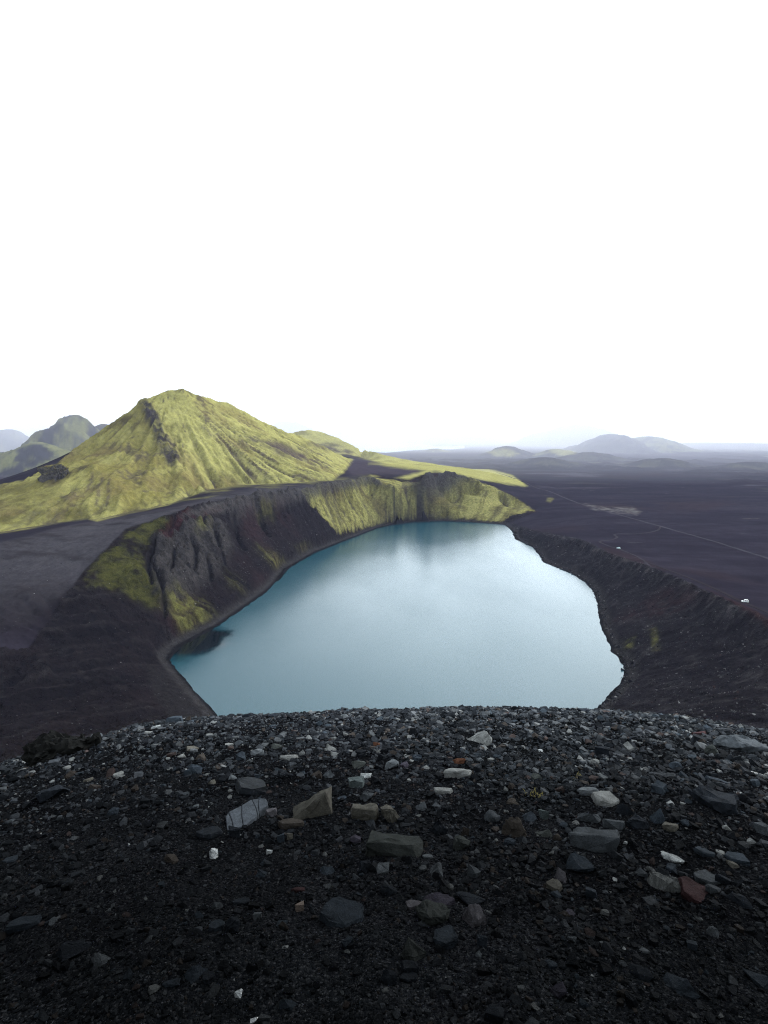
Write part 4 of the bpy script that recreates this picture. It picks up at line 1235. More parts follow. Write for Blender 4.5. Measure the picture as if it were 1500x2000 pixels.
# x, y, width, height in the photograph; kind; colour; label; detail; tilt of the slab towards the viewer; roll
ST = [
 (490, 1537, 66, 36, 'slab', 'blk', 'flat black slab with a wet shiny patch', 1, 'wet', 'the wet black slab'),
 (610, 1574, 92, 50, 'block', 'tan', 'big brown-grey angular boulder leaning with a black hollow under it', 2, '', 'the brown-grey boulder'),
 (564, 1479, 38, 15, 'slab', 'pale', 'pale flat stone with a rounded end, beyond the wet black slab', 1, '', 'the pale rounded flat stone'),
 (646, 1461, 28, 18, 'wedge', 'pale', 'pale chipped stone sitting alone near the crest', 1, '', 'the pale chipped stone'),
 (503, 1470, 30, 17, 'hull', 'lgrey', 'mottled light grey stone beside a dark rounded one', 1, '', 'the mottled light grey stone'),
 (472, 1478, 22, 20, 'round', 'slate', 'dark rounded stone beside the mottled light grey one', 1, '', 'the dark rounded stone'),
 (530, 1588, 22, 18, 'block', 'pink', 'small pinkish block touching the end of the cracked slab', 1, '', ''),
 (414, 1528, 15, 12, 'hull', 'tan', 'small tan stone out beside the wet black slab', 0, '', ''),
 (450, 1545, 10, 7, 'round', 'pale', 'white pebble at the edge of the wet black slab', 0, '', ''),
 (456, 1517, 19, 11, 'wedge', 'lgrey', 'light grey splinter behind the wet black slab', 0, '', ''),
 (503, 1515, 12, 20, 'block', 'slate', 'upright slaty stub standing behind the wet black slab', 0, '', ''),
 (640, 1512, 28, 20, 'wedge', 'grey', 'grey wedge in the gravel beyond the brown-grey boulder', 1, '', 'the grey wedge'),
 (540, 1457, 24, 14, 'hull', 'mossy', 'olive-grey flat stone behind the pale rounded flat stone', 0, '', ''),
 (448, 1454, 17, 6, 'slab', 'pale', 'thin pale flake lying flat near the crest', 0, '', ''),
 (480, 1399, 22, 11, 'hull', 'blk', 'black lump on the crest against the lake, with a pointed end', 1, '', ''),
 (533, 1397, 18, 9, 'hull', 'dk', 'dark lump on the crest against the lake, beside a pointed black one', 1, '', ''),
 (668, 1559, 18, 9, 'slab', 'blue', 'flat bluish pebble to the side of the brown-grey boulder', 0, '', ''),
 (714, 1516, 22, 12, 'hull', 'white', 'white-topped stone with a rusty underside', 1, '', 'the white-topped stone'),
 (697, 1531, 32, 22, 'block', 'mint', 'minty grey crusted rock below the white-topped stone', 1, '', 'the minty crusted rock'),
 (763, 1494, 32, 20, 'hull', 'lgrey', 'knobbly pale grey rock with a hollow front', 1, '', 'the knobbly pale rock'),
 (788, 1496, 22, 12, 'round', 'plum', 'smooth mauve-grey cobble beside the knobbly pale rock', 1, '', ''),
 (815, 1480, 22, 15, 'round', 'slate', 'smooth dark cobble behind the knobbly pale rock', 1, '', 'the smooth dark cobble'),
 (893, 1508, 56, 22, 'slab', 'pale', 'pale ragged flat slab lying beside a rusty stone', 1, '', 'the pale ragged slab'),
 (864, 1545, 38, 15, 'slab', 'pale', 'pale four-sided flagstone in front of the pale ragged slab', 1, '', 'the pale flagstone'),
 (897, 1486, 26, 15, 'hull', 'rust', 'rust-red stone with a white top', 1, '', 'the rust-red stone'),
 (930, 1440, 56, 28, 'lean', 'pale', 'pale pointed rock rising near the crest like a tooth', 2, '', 'the pale pointed rock'),
 (941, 1485, 26, 13, 'hull', 'lgrey', 'light grey lump in front of the pale pointed rock', 0, '', ''),
 (959, 1483, 15, 7, 'slab', 'pale', 'small white flake beside a light grey lump', 0, '', ''),
 (711, 1589, 52, 36, 'block', 'tan', 'tan crusted rock with a white chipped corner', 2, '', 'the tan crusted rock'),
 (762, 1591, 40, 36, 'hull', 'tan', 'speckled buff rock with a round white scar', 2, '', 'the speckled buff rock'),
 (761, 1577, 22, 9, 'slab', 'slate', 'thin diamond-shaped slate chip behind the speckled buff rock', 0, '', ''),
 (822, 1575, 26, 18, 'wedge', 'grey', 'smooth grey wedge with a sharp tip', 1, '', 'the sharp grey wedge'),
 (700, 1494, 30, 18, 'hull', 'mossy', 'olive lumpy stone behind the minty crusted rock', 1, '', ''),
 (733, 1454, 18, 11, 'hull', 'rust', 'small orange-brown stone alone near the crest', 0, '', 'the orange-brown stone'),
 (715, 1558, 28, 19, 'hull', 'grey', 'grey stone with white flecks behind the tan crusted rock', 1, '', ''),
 (1054, 1466, 13, 7, 'round', 'white', 'white pebble on a low grey ledge', 0, '', ''),
 (1162, 1488, 19, 12, 'round', 'pale', 'pale rounded stone with a pinkish side', 1, '', 'the pale rounded stone'),
 (1181, 1560, 52, 30, 'slab', 'pale', 'broad pale slab with fine cracks', 1, '', 'the broad pale slab'),
 (1147, 1545, 44, 20, 'slab', 'lgrey', 'light grey pitted slab leaning on the broad pale slab', 1, '', 'the pitted grey slab'),
 (1176, 1467, 26, 22, 'block', 'blk', 'black blocky lump behind the pale rounded stone', 1, '', ''),
 (1150, 1594, 42, 28, 'hull', 'grey', 'speckled grey rock in front of the broad pale slab', 1, '', 'the speckled grey rock'),
 (1048, 1517, 26, 15, 'wedge', 'mossy', 'mossy grey wedge lying beyond the grass tuft', 0, '', ''),
 (1000, 1566, 24, 17, 'wedge', 'brown', 'brownish wedge with a flat side facing the viewer', 1, '', ''),
 (1029, 1595, 42, 23, 'wedge', 'slate', 'dark sloping wedge beside a greenish upright stone', 1, '', 'the dark sloping wedge'),
 (1062, 1593, 20, 22, 'block', 'mint', 'greenish grey upright stone with pale specks', 1, '', ''),
 (960, 1596, 30, 23, 'round', 'grey', 'rounded grey cobble with a lighter shoulder', 1, '', 'the rounded grey cobble'),
 (1151, 1500, 19, 13, 'hull', 'lgrey', 'light grey stone below the pale rounded stone', 0, '', ''),
 (1446, 1452, 92, 38, 'round', 'grey', 'broad low grey dome of rock half buried near the crest', 2, '', 'the broad grey dome'),
 (1390, 1465, 25, 19, 'round', 'mossy', 'olive-grey rounded stone beside the broad grey dome', 1, '', ''),
 (1390, 1562, 86, 48, 'hull', 'dk', 'dark hollow-fronted boulder with a white streak on top', 2, '', 'the hollow-fronted boulder'),
 (1400, 1525, 46, 12, 'slab', 'slate', 'thin dark slab lying beyond the hollow-fronted boulder', 1, '', ''),
 (1290, 1537, 38, 28, 'wedge', 'slate', 'slaty wedge with a steep face beyond the broad pale slab', 1, '', 'the slaty wedge'),
 (1382, 1421, 20, 13, 'wedge', 'slate', 'small dark pyramid on the crest', 0, '', 'the small dark pyramid'),
 (1365, 1433, 26, 11, 'hull', 'red', 'dark reddish flat stone below the small pyramid', 0, '', ''),
 (1320, 1497, 28, 18, 'hull', 'slate', 'dark lump with a black hollow in front', 1, '', 'the dark hollow lump'),
 (1283, 1596, 30, 34, 'wedge', 'blue', 'bluish leaning wedge beside a smooth dark boulder', 1, '', 'the bluish leaning wedge'),
 (1247, 1608, 44, 30, 'round', 'dk', 'smooth dark boulder beside the bluish leaning wedge', 2, '', 'the smooth dark boulder'),
 (1309, 1615, 28, 22, 'slab', 'tan', 'tan-edged slab propped beside the bluish leaning wedge', 1, '', ''),
 (1340, 1608, 26, 16, 'round', 'slate', 'domed slate cobble below the hollow-fronted boulder', 1, '', ''),
 (1420, 1617, 18, 12, 'hull', 'pale', 'pale flecked chip alone in dark gravel below the hollow-fronted boulder', 0, '', ''),
 (1479, 1512, 24, 9, 'slab', 'pale', 'glinting pale flake at the edge of the brow', 0, 'cry', ''),
 (1214, 1580, 38, 26, 'wedge', 'blk', 'black wedge tucked against the broad pale slab', 1, '', ''),
 (1198, 1611, 44, 24, 'block', 'grey', 'grey block lying between the speckled rock and the smooth dark boulder', 1, '', 'the grey block'),
 (1489, 1620, 26, 24, 'block', 'grey', 'grey cube-like stone cut off by the picture edge', 1, '', ''),
 (568, 1608, 52, 20, 'slab', 'brown', 'flat brown slab lying below the big brown-grey boulder', 1, '', 'the flat brown slab'),
 (418, 1668, 20, 24, 'hull', 'white', 'cluster of glittering white crystals on black gravel', 1, 'cry', 'the glittering crystals'),
 (526, 1665, 13, 11, 'hull', 'white', 'small white glassy chip', 0, 'cry', 'the white glassy chip'),
 (512, 1704, 26, 20, 'wedge', 'slate', 'slaty wedge in fine gravel below the white glassy chip', 1, '', 'the low slaty wedge'),
 (638, 1702, 32, 18, 'hull', 'blue', 'bluish ribbed stone above the big slate slab', 1, '', 'the bluish ribbed stone'),
 (582, 1740, 28, 10, 'slab', 'red', 'thin reddish splinter lying on fine gravel', 0, '', 'the reddish splinter'),
 (586, 1773, 19, 20, 'block', 'peach', 'small peach-coloured chip on black gravel', 0, '', 'the peach-coloured chip'),
 (503, 1791, 17, 15, 'block', 'lgrey', 'small light grey block beside the peach-coloured chip', 0, '', ''),
 (424, 1770, 24, 16, 'wedge', 'grey', 'grey wedge with a flat top, far along from the peach-coloured chip', 1, '', 'the flat-topped wedge'),
 (470, 1763, 36, 16, 'slab', 'dk', 'dark flat plate beside the flat-topped wedge', 1, '', ''),
 (668, 1783, 92, 56, 'slab', 'slate', 'big slate slab with a square corner', 2, '', 'the big slate slab'),
 (549, 1639, 16, 18, 'block', 'blue', 'blue-grey upright chip below the flat brown slab', 0, '', ''),
 (566, 1635, 12, 18, 'block', 'tan', 'tan upright chip below the flat brown slab', 0, '', ''),
 (408, 1628, 52, 26, 'slab', 'dk', 'dark weathered slab above the glittering crystals', 1, '', 'the dark weathered slab'),
 (458, 1628, 22, 24, 'block', 'dk', 'dark block below the cracked slab', 1, '', ''),
 (694, 1639, 28, 18, 'round', 'plum', 'rounded mauve cobble beside the large blocky boulder', 1, '', ''),
 (768, 1650, 118, 50, 'block', 'mossy', 'large blocky boulder with a light top and dark flat face', 2, '', 'the large blocky boulder'),
 (852, 1617, 42, 36, 'wedge', 'blk', 'black upright boulder behind the large blocky boulder', 2, '', 'the black upright boulder'),
 (848, 1697, 34, 30, 'hull', 'lgrey', 'knobbly light grey stone below the large blocky boulder', 1, '', 'the knobbly light stone'),
 (835, 1673, 22, 11, 'slab', 'lgrey', 'flat light chip above the knobbly light stone', 0, '', ''),
 (924, 1703, 31, 30, 'wedge', 'grey', 'grey five-sided stone alone on fine black gravel', 1, '', 'the five-sided grey stone'),
 (902, 1650, 34, 28, 'hull', 'mossy', 'olive-brown stone with a round knob, past the large blocky boulder', 1, '', 'the olive-brown stone'),
 (748, 1699, 26, 22, 'hull', 'lgrey', 'two-toned pale and dark stone below the large blocky boulder', 1, '', ''),
 (713, 1693, 30, 28, 'hull', 'dk', 'dark curled stone with a hollow', 1, '', 'the dark curled stone'),
 (810, 1768, 34, 19, 'slab', 'pink', 'flat pink stone touching a mossy boulder', 1, '', 'the flat pink stone'),
 (859, 1756, 62, 30, 'wedge', 'plum', 'dark mauve wedge behind the mossy boulder', 2, '', 'the dark mauve wedge'),
 (846, 1788, 70, 44, 'hull', 'mossy', 'mossy grey boulder with a pale branching stain', 2, '', 'the mossy stained boulder'),
 (926, 1793, 54, 48, 'wedge', 'pink', 'pale pinkish angular rock with a sharp point', 2, '', 'the pale pinkish rock'),
 (920, 1756, 60, 30, 'hull', 'dk', 'cluster-like dark rock behind the pale pinkish rock', 1, '', ''),
 (872, 1832, 50, 42, 'slab', 'slate', 'flat dark speckled stone below the mossy stained boulder', 1, '', 'the speckled flat stone'),
 (828, 1807, 28, 14, 'round', 'grey', 'pale-backed cobble under the mossy stained boulder', 1, '', ''),
 (760, 1741, 32, 25, 'round', 'dk', 'dark round cobble above the flat pink stone', 1, '', ''),
 (1160, 1642, 92, 50, 'block', 'grey', 'large grey flat-topped rock with a white chip on its corner', 2, '', 'the large flat-topped rock'),
 (1004, 1615, 50, 48, 'wedge', 'brown', 'brown-grey wedge with a light upper edge', 2, '', 'the light-edged wedge'),
 (1060, 1627, 38, 20, 'wedge', 'mossy', 'grey wedge with a dark undercut beside the large flat-topped rock', 1, '', ''),
 (1088, 1637, 18, 17, 'round', 'brown', 'small brown rounded stone beside the large flat-topped rock', 0, '', ''),
 (1135, 1692, 64, 34, 'hull', 'slate', 'craggy dark rock with a deep black hollow under it', 2, '', 'the craggy dark rock'),
 (1095, 1711, 27, 28, 'wedge', 'pink', 'upright beige-grey stone with a rounded top', 1, '', 'the beige upright stone'),
 (1082, 1729, 32, 23, 'slab', 'tan', 'tan slab lying against the beige upright stone', 1, '', ''),
 (1156, 1747, 23, 23, 'block', 'slate', 'slaty block below the craggy dark rock', 1, '', 'the slaty block'),
 (1114, 1783, 21, 13, 'slab', 'plum', 'flat purple chip on black gravel', 0, '', 'the flat purple chip'),
 (1087, 1751, 24, 16, 'hull', 'slate', 'lumpy dark stone below the tan slab', 1, '', ''),
 (1222, 1647, 9, 7, 'round', 'white', 'white pebble past the large flat-topped rock', 0, '', ''),
 (1312, 1677, 42, 17, 'round', 'white', 'bright white pitted pumice stone', 1, 'pit', 'the white pumice'),
 (1296, 1723, 64, 40, 'hull', 'pale', 'pale fibrous rock with parallel veins', 2, 'vein', 'the pale veined rock'),
 (1358, 1745, 66, 40, 'slab', 'red', 'dark red slab tilted beside the pale veined rock', 2, '', 'the dark red slab'),
 (1380, 1714, 46, 32, 'slab', 'grey', 'broad grey slab above the dark red slab', 1, '', 'the broad grey slab'),
 (1412, 1721, 26, 20, 'block', 'dk', 'dark block beside the broad grey slab', 1, '', ''),
 (1375, 1665, 38, 19, 'slab', 'slate', 'slate plate above the broad grey slab', 1, '', 'the slate plate'),
 (1441, 1679, 46, 22, 'slab', 'blue', 'blue-black slab with a pale edge', 1, '', 'the blue-black slab'),
 (1406, 1665, 16, 9, 'slab', 'pale', 'pale thin chip beside the blue-black slab', 0, '', ''),
 (1393, 1738, 30, 17, 'hull', 'grey', 'light-backed stone behind the dark red slab', 1, '', ''),
 (1309, 1696, 28, 18, 'hull', 'slate', 'slaty lump between the white pumice and the pale veined rock', 1, '', ''),
 (1430, 1692, 24, 13, 'hull', 'tan', 'tan stone in front of the blue-black slab', 0, '', ''),
 (200, 1874, 32, 30, 'wedge', 'lgrey', 'light grey three-cornered stone below a big dark boulder', 1, '', 'the three-cornered stone'),
 (152, 1845, 90, 44, 'hull', 'dk', 'big dark rounded boulder sunk in black gravel', 2, '', 'the sunken dark boulder'),
 (105, 1802, 17, 13, 'hull', 'lgrey', 'small light grey chip beyond the sunken dark boulder', 0, '', 'the small light chip'),
 (48, 1806, 62, 26, 'slab', 'slate', 'long dark slab beside the small light chip', 1, '', 'the long dark slab'),
 (384, 1906, 44, 28, 'hull', 'slate', 'curved dark rock with a light back', 2, '', 'the curved dark rock'),
 (335, 1923, 34, 15, 'round', 'slate', 'flattened cobble beside the curved dark rock', 1, '', ''),
 (408, 1912, 25, 26, 'slab', 'dk', 'dark flat chip leaning beside the curved dark rock', 1, '', ''),
 (424, 1809, 30, 26, 'slab', 'slate', 'dark slab with a light upper corner', 1, '', 'the light-cornered slab'),
 (456, 1812, 34, 34, 'round', 'dk', 'dark rounded rock beside the light-cornered slab', 1, '', ''),
 (806, 1857, 56, 50, 'wedge', 'mossy', 'olive-grey boulder with a black shadowed side, nearest to the speckled flat stone', 2, '', 'the olive-grey boulder'),
 (800, 1894, 36, 28, 'block', 'dk', 'dark block in front of the olive-grey boulder', 1, '', ''),
 (798, 1913, 38, 20, 'slab', 'dk', 'dark flat stone stacked below a dark block', 1, '', ''),
 (760, 1913, 32, 32, 'round', 'dk', 'dark rounded rock apart from the olive-grey boulder', 1, '', 'the dark rounded rock'),
 (941, 1839, 21, 27, 'block', 'slate', 'slaty upright block below the pale pinkish rock', 1, '', 'the slaty upright block'),
 (934, 1868, 15, 13, 'wedge', 'lgrey', 'light grey cone-shaped chip', 0, '', 'the cone-shaped chip'),
 (1118, 1838, 17, 18, 'hull', 'lgrey', 'light bluish rounded chip alone on fine black gravel', 1, '', 'the light bluish chip'),
 (1074, 1884, 26, 18, 'round', 'slate', 'brown-edged dark cobble below the light bluish chip', 1, '', ''),
 (1090, 1938, 34, 30, 'hull', 'plum', 'mauve-grey lump with a notched base', 1, '', 'the mauve-grey lump'),
 (965, 1983, 42, 32, 'block', 'dk', 'dark block at the lower picture edge', 1, '', 'the lower dark block'),
 (1325, 1923, 80, 46, 'wedge', 'slate', 'large dark boulder with a pointed top and undercut base', 2, '', 'the pointed dark boulder'),
 (1252, 1900, 50, 30, 'wedge', 'dk', 'dark angular rock beside the pointed dark boulder', 1, '', 'the dark angular rock'),
 (1258, 1860, 20, 12, 'slab', 'lgrey', 'light grey oblong chip above the dark angular rock', 0, '', ''),
 (1392, 1820, 22, 24, 'round', 'lgrey', 'light grey egg-shaped stone', 1, '', 'the egg-shaped stone'),
 (1352, 1848, 20, 16, 'block', 'slate', 'slaty chip beside the egg-shaped stone', 0, '', ''),
 (1475, 1913, 44, 26, 'hull', 'slate', 'dark rock with a glinting ridge near the picture edge', 1, '', ''),
 (1140, 1962, 22, 18, 'hull', 'slate', 'slaty lump below the mauve-grey lump', 0, '', ''),
 (1115, 1992, 20, 18, 'hull', 'grey', 'grey stone cut by the lower picture edge', 0, '', ''),
 (565, 1965, 40, 24, 'wedge', 'slate', 'dark wedge with one sloping flat side', 1, '', 'the low dark wedge'),
 (466, 1945, 15, 17, 'hull', 'white', 'small glittering stone between the curved dark rock and the low dark wedge', 0, 'cry', ''),
 (497, 1996, 17, 11, 'hull', 'white', 'small glittering stone cut by the lower picture edge', 0, 'cry', ''),
 (92, 1483, 22, 14, 'hull', 'tan', 'tan stone in front of the dark outcrop', 1, '', 'the tan stone'),
 (140, 1483, 11, 8, 'hull', 'pale', 'pale pebble beside the tan stone', 0, '', ''),
 (131, 1499, 15, 8, 'slab', 'pale', 'pale flake below the tan stone', 0, '', ''),
 (380, 1503, 28, 20, 'hull', 'blue', 'bluish boulder with facets', 1, '', 'the bluish boulder'),
 (355, 1478, 16, 9, 'hull', 'pale', 'pale stone beyond the bluish boulder', 0, '', ''),
 (392, 1479, 22, 15, 'wedge', 'brown', 'brown wedge beyond the bluish boulder', 0, '', ''),
 (376, 1462, 24, 9, 'slab', 'tan', 'buff flat flake near the crest', 0, '', ''),
 (231, 1512, 22, 9, 'slab', 'pale', 'white-grey flat flake along the slope from the bluish boulder', 0, '', ''),
 (173, 1523, 18, 9, 'slab', 'tan', 'greenish tan flake slanting in dark gravel', 0, '', 'the slanting tan flake'),
 (221, 1585, 28, 18, 'round', 'slate', 'smooth slate cobble with a split side', 1, '', 'the split slate cobble'),
 (105, 1548, 54, 26, 'hull', 'dk', 'dark lumpy rock pile sunk in the gravel', 2, '', 'the dark lumpy rock'),
 (335, 1677, 32, 24, 'wedge', 'brown', 'purple-brown wedge with fine banding', 1, '', 'the purple-brown wedge'),
 (382, 1577, 15, 12, 'hull', 'lgrey', 'bluish white chip beside the dark weathered slab', 0, '', ''),
 (20, 1680, 28, 15, 'slab', 'slate', 'slaty flake at the picture edge', 0, '', ''),
 (340, 1406, 34, 15, 'hull', 'slate', 'dark long stone breaking the crest line', 1, '', 'the dark crest stone'),
 (352, 1412, 18, 9, 'hull', 'lgrey', 'light stone beside the dark crest stone', 0, '', ''),
 (305, 1420, 18, 8, 'slab', 'white', 'white flat stone just under the crest', 0, '', 'the white flat stone'),
 (290, 1432, 16, 8, 'slab', 'pale', 'pale flat stone below the white flat stone', 0, '', ''),
 (188, 1428, 24, 12, 'hull', 'grey', 'pale-crusted stone on the crest beside the outcrop', 0, '', ''),
 (20, 1604, 18, 9, 'slab', 'grey', 'light streaky flake at the side of the dark slope', 0, '', ''),
 (115, 1599, 14, 10, 'hull', 'grey', 'light grey chip below the dark lumpy rock', 0, '', ''),
 (995, 1645, 26, 18, 'round', 'slate', 'bluish round cobble at the foot of the light-edged wedge', 1, '', ''),
 (1062, 1384, 26, 11, 'hull', 'blk', 'black lump on the crest against the lake, broadest of its row', 1, '', ''),
 (1110, 1386, 12, 8, 'round', 'blk', 'small round black stone on the crest against the lake', 0, '', ''),
 (1140, 1387, 26, 10, 'hull', 'dk', 'dark low stone on the crest where the lake ends', 1, '', ''),
 (1252, 1706, 26, 16, 'hull', 'grey', 'grey lump beside the pale veined rock', 0, '', ''),
 (1445, 1757, 52, 26, 'hull', 'dk', 'long dark rock with a pale ridge past the dark red slab', 1, '', ''),
 (735, 1545, 16, 10, 'hull', 'slate', 'slate chip beside the minty crusted rock', 0, '', ''),
]
PAL = {k_: (v_[0] * 0.95, v_[1] * 0.99, v_[2] * 1.05) for k_, v_ in PAL.items()}
MATS = {'': M_stone, 'wet': M_wet, 'cry': M_cry, 'pit': M_pit, 'vein': M_vein}


def seat(px, py, wpx, hpx, kind):
    """Where the stone stands and its true size."""
    p = hit_knoll(px, py + hpx * 0.36)
    nrm = knoll_normal(p[0], p[1])
    v = Vector((p[0], p[1], p[2] - EYE))
    dep = v.dot(Vector((0, PC, -PS)))
    w = wpx * dep / FPX; hh = hpx * dep / FPX
    vd = v.normalized()
    sg = max(0.08, -vd.dot(nrm)); cg = math.sqrt(1 - sg * sg)
    if kind == 'slab':
        d = min(max((hh - 0.22 * w * cg) / sg, 0.45 * w), 1.15 * w)
        z = min(max((hh - d * sg) / cg, 0.10 * w), 0.45 * w)
    else:
        d = min(0.75 * w, 0.7 * hh / sg)
        d = max(d, 0.4 * w)
        z = min(max((hh - 0.75 * d * sg) / cg, 0.26 * w), 1.0 * w)
    fw = Vector((vd.x, vd.y, 0)).normalized()
    rt = fw.cross(nrm).normalized()
    fw = nrm.cross(rt).normalized()
    return p, nrm, rt, fw, w, d, z, dep


TILT = {'the brown-grey boulder': (6, -24, -6), 'the wet black slab': (6, 8, 20), 'the dark red slab': (8, 16, 0), 'the big slate slab': (14, 0, 8), 'the dark mauve wedge': (0, 12, 0), 'the broad pale slab': (8, 6, 0)}


def vignette(x, y):
    """Vignette put into stone colour: darker near the viewer and left, paler towards crest."""
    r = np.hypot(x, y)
    return np.interp(r, [1.6, 3.0, 5.5, 10.0], [0.13, 0.28, 0.88, 1.8]) * np.interp(np.arctan2(x, y) * 57.3, [-40, -15, 10, 40], [0.50, 0.88, 1.0, 0.85])  # lens-like darkening painted in by distance and azimuth


taken = []
n_s = 0
for k, (px, py, wpx, hpx, kind, colr, lab, det, mt_, short) in enumerate(ST):
    p, nrm, rt, fw, w, d, z, dep = seat(px, py, wpx, hpx, kind)
    zz = z * 1.28
    me = rock_mesh('stone', (w, d, zz), kind, 1000 + k, det, kind == 'round')
    me.materials.append(MATS[mt_])
    o = bpy.data.objects.new('boulder' if wpx >= 60 else 'stone', me)
    COL.objects.link(o)
    Mx = Matrix((rt, fw, nrm)).transposed().to_4x4()
    o.matrix_world = Matrix.Translation(Vector(p) + nrm * (z * 0.5 - zz * 0.26) + fw * d * 0.25) @ Mx @ Euler([R(q_) for q_ in TILT.get(short, (rng.uniform(-7, 7), rng.uniform(-7, 7), rng.uniform(-12, 12)))], 'XYZ').to_matrix().to_4x4()
    df = float(vignette(p[0], p[1]))
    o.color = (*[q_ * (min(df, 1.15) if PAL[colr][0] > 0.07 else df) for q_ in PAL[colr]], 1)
    tag(o, lab, 'boulder' if wpx >= 60 else 'stone', 'stones lying on the gravel brow')
    taken.append((px, py, wpx, hpx))

# the cracked slab: a thing of five pieces parted by cracks
p, nrm, rt, fw, w, d, z, dep = seat(485, 1590, 84, 46, 'slab')
root = bpy.data.objects.new('cracked_slab', None); COL.objects.link(root)
Mx = Matrix((rt, fw, nrm)).transposed().to_4x4()
root.matrix_world = Matrix.Translation(Vector(p) + fw * d * 0.3) @ Mx @ Euler((R(8), R(-8), R(2))).to_matrix().to_4x4()
tag(root, 'blue-grey slab split across by four dark cracks', 'slab', 'stones lying on the gravel brow')
xs = [-0.50, -0.39, -0.12, 0.19, 0.30, 0.50]
lowy = [-0.55, -0.42, -0.46, -0.20, -0.06, 0.10]; hiy = [0.10, 0.24, 0.36, 0.50, 0.48, 0.38]
skew = [0.0, 0.035, -0.02, 0.03, -0.035, 0.0]
for k in range(5):
    bm = bmesh.new()
    g = 0.0055
    x0, x1 = xs[k] + g, xs[k + 1] - g
    s0, s1 = skew[k], skew[k + 1]
    top = [(x0 + s0, lowy[k]), (x1 + s1, lowy[k + 1]), (x1 + 0.018 * (-1) ** k, (lowy[k + 1] + hiy[k + 1]) / 2), (x1 - s1, hiy[k + 1]), (x0 - s0, hiy[k]), (x0 - 0.018 * (-1) ** k * (k > 0), (lowy[k] + hiy[k]) / 2)]
    tz = 0.5 + 0.03 * ((k * 7) % 3 - 1)
    va = [bm.verts.new((a * w, b_ * d * 1.15, z * tz)) for a, b_ in top]
    vb = [bm.verts.new((a * w, b_ * d * 1.15, -z * 0.9)) for a, b_ in top]
    bm.faces.new(va); bm.faces.new(vb[::-1])
    for i in range(6):
        bm.faces.new((va[i], vb[i], vb[(i + 1) % 6], va[(i + 1) % 6]))
    bmesh.ops.recalc_face_normals(bm, faces=bm.faces)
    bmesh.ops.bevel(bm, geom=[e for e in bm.edges if e.verts[0].co.z > 0 and e.verts[1].co.z > 0], offset=z * 0.06, segments=1, affect='EDGES')
    me = bpy.data.meshes.new('slab_piece'); bm.to_mesh(me); bm.free(); me.materials.append(M_stone)
    o = bpy.data.objects.new('slab_piece', me); COL.objects.link(o); o.parent = root
    o.color = (.030, .033, .038, 1)
taken.append((485, 1590, 84, 46))

# the dark outcrop at the left end of the brow
p = hit_knoll(112, 1478)
me = rock_mesh('rock_outcrop', (0.088 * np.hypot(p[0], p[1]) * 1.25, 0.6, 0.034 * np.hypot(p[0], p[1]) * 1.35), 'block', 4242, 4, False, 2.2); me.materials.append(M_stone)
o = bpy.data.objects.new('rock_outcrop', me); COL.objects.link(o)
o.location = (p[0], p[1] + 0.10, p[2] + 0.0); o.rotation_euler = (R(-12), R(2), R(38)); o.color = (.0060, .0060, .0058, 1)
tag(o, 'dark blocky outcrop ending the gravel brow above the shadowed slope', 'outcrop')

# ------------------------------------------------------------------ loose gravel: the larger pieces one by one, the rest as stuff
NT = 14
TV, TF = [], []
for k in range(NT):
    rs = np.random.default_rng(500 + k)
    kd = ['hull', 'wedge', 'slab', 'hull', 'block', 'hull', 'round'][k % 7]
    P = rock_points(kd, rs)
    if kd == 'round': P = P[:14]
    if kd == 'slab': P = P[:len(P) * 2 // 3] if len(P) > 18 else P
    P = (P - (P.max(0) + P.min(0)) / 2) / (P.max(0) - P.min(0))
    bm = hull_bm(P); bmesh.ops.triangulate(bm, faces=bm.faces)
    bm.verts.index_update()
    TV.append(np.array([v.co[:] for v in bm.verts], np.float32)); TF.append(np.array([[v.index for v in f.verts] for f in bm.faces], np.int32))
    bm.free()

NB = NT
for k in range(10):
    rs = np.random.default_rng(700 + k)
    P = rs.normal(size=(6, 3)); P /= np.linalg.norm(P, axis=1, keepdims=True)
    P = (P - (P.max(0) + P.min(0)) / 2) / (P.max(0) - P.min(0))
    bm = hull_bm(P); bmesh.ops.triangulate(bm, faces=bm.faces); bm.verts.index_update()
    TV.append(np.array([v.co[:] for v in bm.verts], np.float32)); TF.append(np.array([[v.index for v in f.verts] for f in bm.faces], np.int32))
    bm.free()
NT = len(TV)

TONES = [(.0050, .0054, .0063), (.0085, .0090, .0102), (.0150, .0157, .0172), (.028, .029, .031), (.046, .046, .046), (.025, .020, .017), (.028, .020, .018), (.095, .092, .086), (.17, .165, .155), (.021, .025, .029)]
TONES = [(a * 0.95, b_ * 0.99, c_ * 1.05) for a, b_, c_ in TONES]
TN = ['black', 'black', 'dark grey', 'slate grey', 'light grey', 'brown', 'reddish brown', 'pale', 'whitish', 'blue-grey']
NG = 120000
rg = np.exp(rng.uniform(math.log(1.15), math.log(17.5), NG * 2))
keep = rng.random(NG * 2) < np.interp(rg, [1, 4, 9, 17], [0.5, 0.8, 1.0, 0.8])
rg = rg[keep][:NG]; NG = len(rg)
ag = R(1) * rng.uniform(-47, 47, NG)
side = rng.random(NG) < 0.14
ag = np.where(side, np.sign(ag) * R(1) * rng.uniform(47, 100, NG), ag)
rg = np.where(side, np.exp(rng.uniform(math.log(1.2), math.log(15), NG)), rg)
xg, yg = rg * np.sin(ag), rg * np.cos(ag)
zg = knoll(xg, yg)
clump = fbm(xg, yg, 1.3, 4, 0.55, 801)
smin = np.maximum(0.0029 * rg, 0.0055) * np.interp(rg, [1, 5, 12], [1.15, 1.0, 0.85])
sz = smin * (rng.random(NG)) ** (-1 / 2.45)
